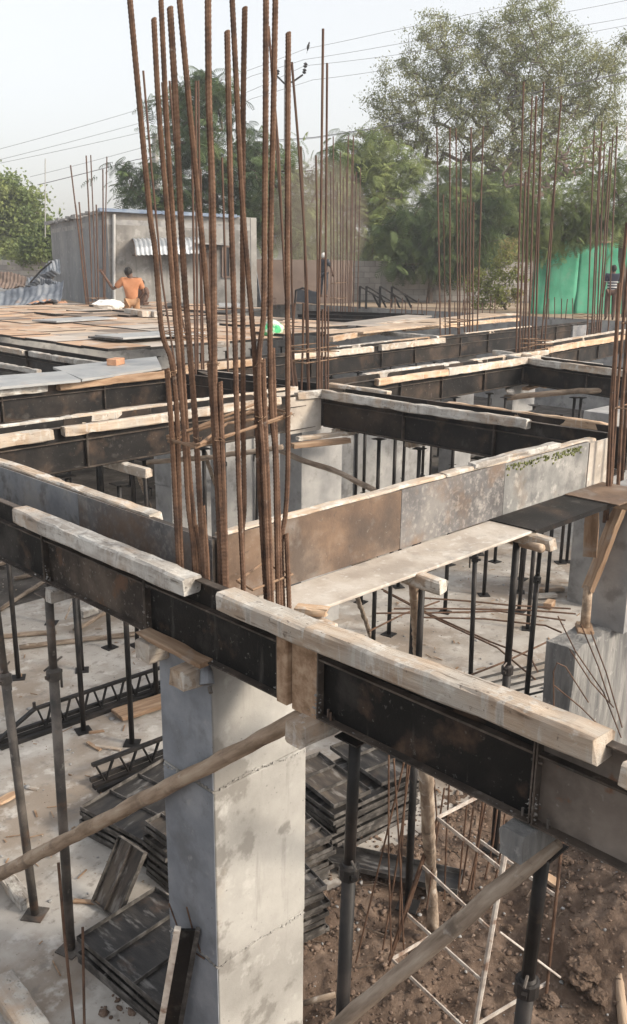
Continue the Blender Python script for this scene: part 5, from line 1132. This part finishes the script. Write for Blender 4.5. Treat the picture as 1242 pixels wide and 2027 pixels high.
# ------------------------------------------------------------------ trees
def skeleton(base, pts, r0, rs, first=None):
    """grow branches from the base to each attractor; returns list of (path, radius)"""
    nodes = [Vector(base)]; par = [-1]
    def add(p, i): nodes.append(Vector(p)); par.append(i); return len(nodes)-1
    k = 0
    for p in (first or []):
        a = nodes[k]
        for s in range(1, 4): k = add(a.lerp(Vector(p), s/3)+Vector((rs.gauss(0, .05), rs.gauss(0, .05), 0)), k)
    pts = sorted(pts, key=lambda p: (p-nodes[k]).length)
    for p in pts:
        arr = np.array([n[:] for n in nodes[1:]]) if len(nodes) > 1 else np.array([nodes[0][:]])
        off = 1 if len(nodes) > 1 else 0
        d = np.linalg.norm(arr-np.array(p[:]), axis=1) + .5*np.maximum(0, arr[:, 2]-p.z)
        i = int(d.argmin())+off; a = nodes[i]; L = (p-a).length; m = max(1, int(L/.7)); j = i
        for s in range(1, m+1):
            u = s/m; q = a.lerp(p, u)+Vector((rs.gauss(0, .06), rs.gauss(0, .06), .12*L*math.sin(u*3.14)*.6)) if s < m else p
            j = add(q, j)
    ch = [0]*len(nodes)
    for i in range(len(nodes)-1, 0, -1): ch[i] += 1; ch[par[i]] += ch[i]
    tot = max(ch[1:]) if len(ch) > 1 else 1
    return nodes, par, [max(.012, r0*(c/tot)**.5) for c in ch]
def limbs_mb(nodes, par, rad, n=6):
    m = MB()
    for i in range(1, len(nodes)):
        p = par[i]; r1 = rad[i]; r0 = min(rad[p], r1*1.35) if p > 0 else rad[i]*1.25
        m.tube([nodes[p], nodes[i]], [r0, r1], n if r1 > .04 else 4, cap=False)
    return m
def rand_rot(rng, n):
    q = rng.normal(size=(n, 4)); q /= np.linalg.norm(q, axis=1)[:, None]; w_, x, y, z = q.T
    return np.stack([np.stack([1-2*(y*y+z*z), 2*(x*y-z*w_), 2*(x*z+y*w_)], -1), np.stack([2*(x*y+z*w_), 1-2*(x*x+z*z), 2*(y*z-x*w_)], -1), np.stack([2*(x*z-y*w_), 2*(y*z+x*w_), 1-2*(x*x+y*y)], -1)], 1)
def leaves(P, rng, l, wd):
    n = len(P); Rm = rand_rot(rng, n); s = rng.uniform(.6, 1.3, n)[:, None, None]
    T = np.array([[-l/2, 0, 0], [0, -wd/2, .01], [l/2, 0, 0], [0, wd/2, .01]])[None]*s
    V = np.einsum('nij,nkj->nki', Rm, T)+P[:, None, :]; return V.reshape(-1, 3), np.arange(n*4).reshape(-1, 4)
def frond_template(L=.6, pairs=9):
    V = []; Q = []
    for i in range(pairs):
        u = (i+.6)/pairs; x = L*u; z = -.22*L*u*u; ln = .26*L*(math.sin(u*2.6+.35))+.03
        for s in (-1, 1):
            k = len(V); dx = .035*L; V += [(x-dx*.5, 0, z), (x+ln*.35-dx, s*ln*.6, z-.02*L), (x+ln*.45, s*ln, z-.10*L), (x+dx*.9, 0, z)]; Q.append((k, k+1, k+2, k+3))
    return np.array(V), np.array(Q)
FT = frond_template()
def fronds(P, rng, scale, outward=None, droop=(-.5, .5)):
    n = len(P); az = rng.uniform(0, 2*np.pi, n); el = rng.uniform(droop[0], droop[1], n); s = scale*rng.uniform(.7, 1.25, n); ro = rng.normal(0, .5, n)
    ca, sa, ce, se = np.cos(az), np.sin(az), np.cos(el), np.sin(el)
    t = np.stack([ca*ce, sa*ce, se], 1); nn = np.stack([-sa, ca, 0*sa], 1); b = np.cross(t, nn)
    n2 = nn*np.cos(ro)[:, None]+b*np.sin(ro)[:, None]; b2 = np.cross(t, n2)
    V0, Q0 = FT; V = (t[:, None, :]*V0[None, :, 0:1]+n2[:, None, :]*V0[None, :, 1:2]+b2[:, None, :]*V0[None, :, 2:3])*s[:, None, None]+P[:, None, :]
    Q = Q0[None]+(np.arange(n)*len(V0))[:, None, None]; return V.reshape(-1, 3), Q.reshape(-1, 4)
def blobs(bl, D, n, rs, depth=1.0, shell=.35):
    """attractors in ellipsoids given by photo centre and radii"""
    out = []; ar = [b[2]*b[3] for b in bl]; s = sum(ar)
    for b, a in zip(bl, ar):
        d = b[4] if len(b) > 4 else D; k = max(3, int(n*a/s)); c = atD(b[0], b[1], d); rx = b[2]/F_PX*d; ry = b[3]/F_PX*d
        for _ in range(k):
            while True:
                q = Vector((rs.uniform(-1, 1), rs.uniform(-1, 1), rs.uniform(-1, 1)))
                if shell < q.length < 1: break
            out.append(c+Rv*q.x*rx+Fv*q.y*rx*depth+Zv*q.z*ry)
    return out
def tree(name, label, cat, base, bl, D, n, seed, leafmat, r0, style, per, first=None, lsize=(.16, .09), spread=.5, fs=.9, group=None, bark='bark', depth=1.0, droop=(-.7, .4), shell=.3):
    rs = random.Random(seed); rng = np.random.default_rng(seed); base = Vector(base); th = thing(name, label, cat, base, group)
    A = blobs(bl, D, n, rs, depth, shell); nd, par, rad = skeleton(base, A, r0, rs, first); limbs_mb(nd, par, rad).build('trunk', M[bark], th)
    C = np.array([a[:] for a in A]); P = np.repeat(C, per, 0)
    # twigs: leaf clusters spread unevenly around each branch end
    sc = np.repeat(rng.uniform(.5, 1.5, len(C)), per)[:, None]*spread
    P = P+rng.normal(size=P.shape)*sc*np.array([1, 1, .7])
    V, Q = leaves(P, rng, *lsize) if style == 'leaf' else fronds(P, rng, fs, droop=droop)
    o = link_mesh('crown', np_mesh('crown', V-np.array(base[:]), Q), M[leafmat], th); return th
# big airy tree on the right
Dt = 52
tb_ = gnd(atD(985, 600, Dt)); tree('tall_tree', 'tall airy fine leaved tree filling the upper right', 'tree', tb_, [
 (800, 190, 62, 70), (860, 110, 60, 70), (760, 235, 45, 55), (920, 150, 75, 80), (890, 240, 90, 60), (1000, 120, 70, 90), (1050, 70, 75, 65), (1080, 170, 85, 80), (1150, 140, 65, 65), (1010, 240, 110, 70), (1130, 250, 80, 60), (1190, 180, 50, 60), (1000, 320, 90, 50), (850, 300, 40, 30), (790, 270, 50, 35), (1080, 320, 80, 45), (1210, 250, 40, 40), (1240, 110, 30, 50), (720, 260, 22, 14), (735, 200, 20, 14), (870, 45, 22, 16), (840, 70, 16, 16), (930, 55, 22, 22), (1020, 20, 22, 18), (1090, 15, 25, 15), (1150, 80, 22, 20), (1200, 120, 18, 16), (970, 60, 20, 25)],
 Dt, 1500, 11, 'leaf_fine', .30, 'leaf', 64, first=[atD(980, 400, Dt), atD(965, 340, Dt)], lsize=(.15, .05), spread=.25, shell=.1)
# dark feathery tree in the middle
Dm = 44
tree('feathery_tree', 'dark feathery leaved tree behind the house and the near rebars', 'tree', gnd(atD(430, 600, Dm)), [
 (400, 170, 50, 45), (380, 215, 55, 40), (440, 190, 30, 50), (400, 260, 50, 45), (320, 215, 26, 20), (430, 310, 60, 50), (350, 300, 50, 40), (275, 345, 45, 30), (260, 380, 38, 22), (330, 370, 70, 40), (420, 380, 70, 45), (490, 330, 55, 60), (500, 270, 20, 35), (520, 400, 60, 50), (470, 440, 60, 45), (350, 400, 50, 25)],
 Dm, 230, 12, 'leaf_dark', .22, 'frond', 12, first=[atD(435, 470, Dm), atD(425, 400, Dm)], spread=.26, fs=1.25, droop=(-.9, .25))
tree('feathery_tree', 'mid green feathery tree behind the middle cage', 'tree', gnd(atD(560, 600, 46)), [
 (560, 330, 40, 45), (540, 400, 50, 60), (600, 380, 45, 60), (560, 460, 60, 40), (640, 330, 35, 40), (625, 440, 45, 40), (505, 310, 20, 40)],
 46, 90, 22, 'leaf_mid', .2, 'frond', 12, first=[atD(560, 480, 46)], spread=.45, fs=1.25, droop=(-1.2, .1))
# gulmohar bushes in the middle right
DB = 49
tree('bushy_tree', 'bright feathery bush over the block wall, left part', 'tree', gnd(atD(730, 600, DB)), [
 (700, 330, 45, 50), (750, 300, 50, 40), (730, 380, 60, 55), (790, 330, 55, 50), (680, 410, 45, 50), (800, 410, 70, 50), (750, 450, 70, 40), (690, 290, 25, 20)],
 DB, 170, 13, 'leaf_light', .16, 'frond', 13, first=[atD(735, 480, DB)], spread=.30, fs=1.25, droop=(-1.0, .3))
tree('bushy_tree', 'dark drooping bush hanging over the block wall', 'tree', gnd(atD(850, 600, DB-4)), [
 (850, 440, 70, 50), (900, 470, 60, 50), (820, 500, 60, 40), (880, 520, 55, 35), (790, 455, 50, 35), (940, 430, 55, 50), (960, 480, 40, 40)],
 DB-4, 150, 14, 'leaf_dark', .16, 'frond', 13, first=[atD(860, 520, DB-4)], spread=.28, fs=1.3, droop=(-1.3, 0))
tree('bushy_tree', 'feathery bush behind the tall thin cage', 'tree', gnd(atD(960, 600, DB)), [
 (900, 370, 60, 40), (960, 390, 55, 45), (1010, 400, 60, 50), (870, 400, 40, 30), (1000, 450, 60, 40)],
 DB, 120, 15, 'leaf_mid', .16, 'frond', 13, first=[atD(955, 480, DB)], spread=.28, fs=1.25, droop=(-1.0, .2))
tree('bushy_tree', 'dark bush over the green sheet at the right edge', 'tree', gnd(atD(1240, 610, 34.3)), [
 (1090, 420, 55, 50), (1140, 400, 60, 50), (1190, 380, 55, 50), (1230, 400, 45, 60), (1120, 450, 50, 30), (1190, 440, 50, 30), (1070, 470, 30, 35), (1235, 330, 30, 40), (1085, 490, 22, 28), (1110, 475, 25, 20)],
 34.3, 130, 16, 'leaf_mid', .12, 'frond', 13, first=[atD(1235, 450, 34.3)], spread=.36, fs=.8, droop=(-1.3, .1))
tree('dry_bush', 'reddish dry branches of a pruned tree right of the cages', 'tree', gnd(atD(1110, 600, 43)), [
 (1010, 350, 20, 35), (1060, 370, 40, 40), (1100, 330, 50, 40), (1150, 320, 50, 40), (1190, 300, 30, 35), (1140, 290, 30, 25)],
 43, 110, 17, 'leaf_mid', .22, 'leaf', 8, first=[atD(1100, 420, 43)], lsize=(.2, .1), spread=.5, bark='barkred')
tree('flowering_shrub', 'small sunlit shrub with pinkish tips between the cages', 'shrub', gnd(atD(1005, 600, 39)), [
 (1005, 530, 28, 32), (1010, 500, 14, 30), (985, 560, 25, 22), (1030, 570, 20, 25), (945, 560, 18, 32), (960, 590, 30, 20), (1000, 592, 30, 14)],
 39, 90, 18, 'leaf_yellow', .05, 'leaf', 40, lsize=(.13, .08), spread=.16)
# left trees
tree('leafy_tree', 'light green leafy tree at the left edge behind the wall', 'tree', gnd(atD(30, 520, 62)), [
 (10, 390, 40, 38), (45, 380, 30, 28), (60, 430, 35, 35), (15, 450, 50, 45), (75, 460, 25, 35), (-20, 400, 40, 60), (50, 485, 50, 28)],
 62, 170, 19, 'leaf_light', .25, 'leaf', 110, first=[atD(25, 470, 62)], lsize=(.26, .16), spread=.42)
tree('leafy_tree', 'darker green tree close to the left corner of the house', 'tree', gnd(atD(88, 520, 57)), [
 (85, 490, 28, 25), (60, 500, 25, 20), (95, 460, 10, 25)], 57, 60, 20, 'leaf_mid', .2, 'leaf', 90, lsize=(.24, .14), spread=.4)
# far tree line as one mass
rng = np.random.default_rng(5); rs = random.Random(5); A = []
for i in range(90):
    px = -300+i*22; d = rs.uniform(85, 115); A += blobs([(px, 512-rs.uniform(0, 22), 28, 26, d)], d, 5, rs)
P = np.repeat(np.array([a[:] for a in A]), 60, 0); P += rng.normal(size=P.shape)*.8; V, Q = leaves(P, rng, .6, .4)
o = link_mesh('distant_tree_line', np_mesh('tree_line', V, Q), M['leaf_mid']); tag(o, 'hazy line of distant trees along the horizon', 'tree line', kind='stuff')

# ------------------------------------------------------------------ utility poles, wires, bird
Dp = 50
th = thing('utility_pole', 'grey utility pole with a forked arm behind the middle rebars', 'utility pole', gnd(atD(568, 600, Dp)))
p0 = gnd(atD(568, 600, Dp)); p1 = atD(568, 119, Dp); MB().tube([p0, p1], [.2, .13], 8).build('pole_shaft', M['grey_pole'], th)
MB().bar(atD(548, 150, Dp-.2), atD(564, 166, Dp-.2), .08, .08).bar(atD(564, 166, Dp-.2), atD(580, 162, Dp-.2), .08, .08).bar(atD(580, 162, Dp-.2), atD(600, 148, Dp-.2), .08, .08).build('forked_arm', M['tubeb'], th)
for q in ((602, 146), (604, 134), (549, 148)):
    a = atD(q[0], q[1], Dp-.2); b = atD(q[0]+2, q[1]-10, Dp-.2); MB().tube([a, a.lerp(b, .3), a.lerp(b, .5), a.lerp(b, .7), b], [.05, .12, .05, .12, .05], 7).build('insulator', M['tubeb'], th)
th = thing('utility_pole', 'second grey pole showing above the house roof', 'utility pole', gnd(atD(309, 600, 47))); MB().tube([gnd(atD(309, 600, 47)), atD(308, 265, 47)], [.2, .16], 8).build('pole_shaft', M['grey_pole'], th); MB().bar(atD(298, 288, 47), atD(318, 284, 47), .1, .1).build('cross_arm', M['tubeb'], th)
o = MB().tube([atD(90, 470, 50), atD(90, 314, 50)], .03, 5).build('antenna_rod', M['grey_pole'], None, atD(90, 470, 50)); tag(o, 'thin rod rising beside the left tree', 'rod')
WG = 'wires of the overhead line'
def wire(label, pts, r=.009, D=Dp):
    P = [atD(x, y, D) for x, y in pts]; path = []
    for i in range(len(P)-1):
        for j in range(8):
            u = j/8; s = (P[i+1]-P[i]).length; path.append(P[i].lerp(P[i+1], u)-Zv*(.004*s*4*u*(1-u)))
    path.append(P[-1]); o = MB().tube(path, r, 4).build('overhead_wire', M['cable'], None, P[0]); tag(o, label, 'wire', WG)
wire('uppermost overhead wire from the left to the upper right', [(-200, 345), (0, 295), (275, 217), (490, 140), (604, 97), (760, 64), (1011, 10), (1200, -30)])
wire('second overhead wire from the left to the upper right', [(-200, 362), (0, 316), (290, 240), (500, 150), (602, 118), (760, 92), (1131, 22), (1300, -12)])
wire('third overhead wire crossing behind the tall tree', [(-200, 360), (0, 323), (310, 255), (500, 178), (604, 130), (760, 112), (1156, 50), (1300, 24)])
wire('fourth overhead wire crossing behind the tall tree', [(60, 350), (290, 290), (500, 195), (620, 158), (721, 145), (1156, 66), (1300, 38)])
wire('thick low cable running from the left behind the tree to upper right', [(75, 366), (270, 316), (470, 282), (621, 272), (821, 240), (971, 200), (1242, 142), (1400, 108)], .018)
wire('low thin cable close beneath the thick one', [(470, 286), (621, 274), (850, 236), (1000, 196), (1300, 130)], .010)
p = atD(610, 96, Dp); th = thing('bird', 'small dark bird perched on the top wire', 'bird', p)
MB().tube([p-Rv*.02-Zv*.10, p+Zv*.05, p+Zv*.16+Rv*.03, p+Zv*.24+Rv*.05], [.02, .07, .06, .02], 8).build('body', M['hair'], th); MB().tube([p+Zv*.2+Rv*.045, p+Zv*.26+Rv*.06, p+Zv*.3+Rv*.07], [.03, .045, .015], 7).build('head', M['hair'], th); MB().bar(p-Rv*.02-Zv*.06, p-Rv*.06-Zv*.22, .05, .015).build('tail', M['hair'], th)

# ------------------------------------------------------------------ people
J0 = dict(pel=(0, 0, .95), sp=(0, 0, 1.13), ch=(0, 0, 1.32), nk=(0, 0, 1.48), hd=(0, .02, 1.58), ht=(0, .02, 1.67), shL=(-.18, 0, 1.41), shR=(.18, 0, 1.41), elL=(-.24, -.02, 1.12), elR=(.24, -.02, 1.12),
 wrL=(-.25, .06, .86), wrR=(.25, .06, .86), hpL=(-.1, 0, .90), hpR=(.1, 0, .90), knL=(-.11, .03, .49), knR=(.11, .03, .49), anL=(-.11, -.01, .09), anR=(.11, -.01, .09), toL=(-.12, .16, .04), toR=(.12, .16, .04))
def skin_obj(name, J, E, rad, m, th, sub=1):
    ks = []
    for e in E:
        for k in e:
            if k not in ks: ks.append(k)
    root = 'pel' if 'pel' in ks else ks[0]; ks.remove(root); ks.insert(0, root)
    me = bpy.data.meshes.new(name); me.from_pydata([J[k] for k in ks], [(ks.index(a), ks.index(b)) for a, b in E], []); me.update(); me.materials.append(m)
    o = bpy.data.objects.new(name, me); COL.objects.link(o); o.parent = th
    s = o.modifiers.new('skin', 'SKIN'); s.use_smooth_shade = True
    if not me.skin_vertices: me.skin_vertices.new()
    for i, k in enumerate(ks):
        r = rad[k]; me.skin_vertices[0].data[i].radius = r if isinstance(r, tuple) else (r, r); me.skin_vertices[0].data[i].use_root = (i == 0)
    ss = o.modifiers.new('sub', 'SUBSURF'); ss.levels = sub; ss.render_levels = sub+1
    return o
def person(label, loc, rz, over, shirt, pants, long_=True, s=1.0, cover=None, group=None):
    th = thing('person', label, 'person', loc, group); th.rotation_euler = (0, 0, rz); th.scale = (s, s, s)
    J = dict(J0); J.update(over)
    for k in J: J[k] = Vector(J[k])
    J['nose'] = J['hd']+Vector((0, .11, -.01)); J['earL'] = J['hd']+Vector((-.085, 0, 0)); J['earR'] = J['hd']+Vector((.085, 0, 0))
    rad = dict(pel=(.13, .095), sp=(.115, .08), ch=(.125, .085), nk=.055, hd=(.08, .09), ht=(.065, .075), shL=.052, shR=.052, elL=.042, elR=.042, wrL=.028, wrR=.028, hpL=.085, hpR=.085, knL=.058, knR=.058, anL=.038, anR=.038, toL=.035, toR=.035, nose=.018, earL=.02, earR=.02)
    E = [('pel', 'sp'), ('sp', 'ch'), ('ch', 'nk'), ('nk', 'hd'), ('hd', 'ht'), ('hd', 'nose'), ('hd', 'earL'), ('hd', 'earR')]
    for q in 'LR': E += [('ch', 'sh'+q), ('sh'+q, 'el'+q), ('el'+q, 'wr'+q), ('pel', 'hp'+q), ('hp'+q, 'kn'+q), ('kn'+q, 'an'+q), ('an'+q, 'to'+q)]
    skin_obj('body', J, E, rad, M['skin'], th)
    # hands: palm, four fingers and a thumb
    for q in 'LR':
        w_ = J['wr'+q]; d = (w_-J['el'+q]).normalized(); sd = d.cross(Vector((0, 1, .2))).normalized(); up_ = sd.cross(d); mm = MB()
        mm.tube([w_-d*.02, w_+d*.03, w_+d*.09], [.026, .036, .032], 8)
        for i in range(4):
            b = w_+d*.085+sd*(-.027+.018*i); l = (.062, .075, .08, .068)[i]; mm.tube([b, b+d*l*.5+up_*.008, b+d*l*.85+up_*.03], [.009, .0085, .006], 6)
        mm.tube([w_+d*.03-sd*.03, w_+d*.06-sd*.055, w_+d*.09-sd*.06+up_*.015], [.012, .01, .007], 6)
        mm.v = [Vector(v) for v in mm.v]; me = mm.mesh('hand', smooth=True); me.materials.append(M['skin']); o = bpy.data.objects.new('hand', me); COL.objects.link(o); o.parent = th
    # shirt
    J2 = dict(J); r2 = {k: (tuple(x*1.13 for x in v) if isinstance(v, tuple) else v*1.13+.008) for k, v in rad.items()}
    for q in 'LR': J2['sl'+q] = J['sh'+q].lerp(J['el'+q], .75); r2['sl'+q] = .078
    r2['pel'] = (.168, .13); r2['sp'] = (.165, .122)
    J2['pel'] = J['pel']-Vector((0, 0, .06))*(1 if long_ else -.5)
    E2 = [('pel', 'sp'), ('sp', 'ch'), ('ch', 'nk2')]; J2['nk2'] = J['ch'].lerp(J['nk'], .80); r2['nk2'] = .088; r2['ch'] = (.21, .145); r2['shL'] = r2['shR'] = .105
    for q in 'LR': E2 += [('ch', 'sh'+q), ('sh'+q, 'sl'+q)]
    skin_obj('shirt', J2, E2, r2, M[shirt], th)
    J3 = dict(J); r3 = dict(r2); r3['pel'] = (.155, .118)
    for q in 'LR':
        r3['hp'+q] = .11; r3['kn'+q] = .082; r3['an'+q] = .06
    E3 = []
    for q in 'LR': E3 += [('pel', 'hp'+q), ('hp'+q, 'kn'+q)]+([('kn'+q, 'an'+q)] if pants != 'khaki' else [])
    skin_obj('trousers', J3, E3, r3, M[pants], th)
    # hair cap
    bm = bmesh.new(); bmesh.ops.create_icosphere(bm, subdivisions=3, radius=1); c = J['hd'].lerp(J['ht'], .55)
    for v in bm.verts:
        f_ = 1+.10*fbm(v.co.x*4, v.co.y*4, v.co.z*4); v.co = Vector((v.co.x*.098, v.co.y*.112-.015, v.co.z*.115))*f_
    bmesh.ops.delete(bm, geom=[v for v in bm.verts if v.co.z < -.02 and v.co.y > .01], context='VERTS')
    me = bpy.data.meshes.new('hair'); bm.to_mesh(me); bm.free(); me.materials.append(M[cover or 'hair']); o = bpy.data.objects.new('hair' if not cover else 'head_cloth', me); COL.objects.link(o); o.parent = th; o.location = c
    return th
az_away = AZ-math.pi/2
pm = atD(262, 607, 29.0)
person('man in an orange shirt seen from behind, one arm raised to the bars', (pm.x, pm.y, atD(255, 529, 29.0).z-1.73*1.27), az_away+.25, dict(elL=(-.44, .06, 1.20), wrL=(-.66, .18, 1.56), elR=(.29, .04, 1.13), wrR=(.22, .30, 1.02), hd=(-.05, .05, 1.58), ht=(-.06, .06, 1.67), shL=(-.21, 0, 1.40), shR=(.21, 0, 1.40)), 'orange', 'khaki', s=1.27)
pm = atD(283, 607, 32)
person('dark haired worker half hidden right behind the man in orange', (pm.x, pm.y, atD(283, 556, 32).z-1.70), az_away+2.6, dict(elL=(-.40, .14, 1.2), wrL=(-.52, .36, 1.08)), 'brownc', 'brownc')
pm = atD(640, 600, 37)
person('worker in dark clothes with a pale head cloth behind the middle rebars', (pm.x, pm.y, atD(641, 500, 37).z-1.74), az_away-.4, dict(elR=(.30, .06, 1.15), wrR=(.34, .16, .92)), 'darkcloth', 'darkcloth', cover='whitecloth')
pm = atD(1206, 632, 29.5)
person('man in a dark striped shirt standing before the green sheet', (pm.x, pm.y, atD(1206, 524, 29.5).z-1.74), az_away-.2, {}, 'striped', 'brownc')

# ------------------------------------------------------------------ haze
hz = MB().ab(-170, 170, -170, 170, -2.0, 27.0).build('haze', None); hz['kind'] = 'stuff'
hm = bpy.data.materials.new('haze_air'); hm.use_nodes = True; nt = hm.node_tree; nt.nodes.clear(); o = nt.nodes.new('ShaderNodeOutputMaterial'); v = nt.nodes.new('ShaderNodeVolumePrincipled')
v.inputs['Color'].default_value = (.93, .95, 1, 1); v.inputs['Density'].default_value = .0016; v.inputs['Anisotropy'].default_value = .3; nt.links.new(v.outputs[0], o.inputs['Volume']); hz.data.materials.append(hm)

bm = bmesh.new(); bmesh.ops.create_icosphere(bm, subdivisions=3, radius=1); pc_ = atD(632, 440, 39)
for v_ in bm.verts: v_.co = Rv*v_.co.x*2.1+Fv*v_.co.y*1.2+Zv*v_.co.z*2.6
me = bpy.data.meshes.new('smoke'); bm.to_mesh(me); bm.free(); sm_ = link_mesh('smoke', me, None, None, pc_); tag(sm_, kind='stuff')
m_ = bpy.data.materials.new('brown_smoke'); m_.use_nodes = True; nt = m_.node_tree; nt.nodes.clear(); o = nt.nodes.new('ShaderNodeOutputMaterial'); v = nt.nodes.new('ShaderNodeVolumePrincipled'); v.inputs['Color'].default_value = (.62, .50, .43, 1); v.inputs['Density'].default_value = .22
nt.links.new(v.outputs[0], o.inputs['Volume']); sm_.data.materials.append(m_)
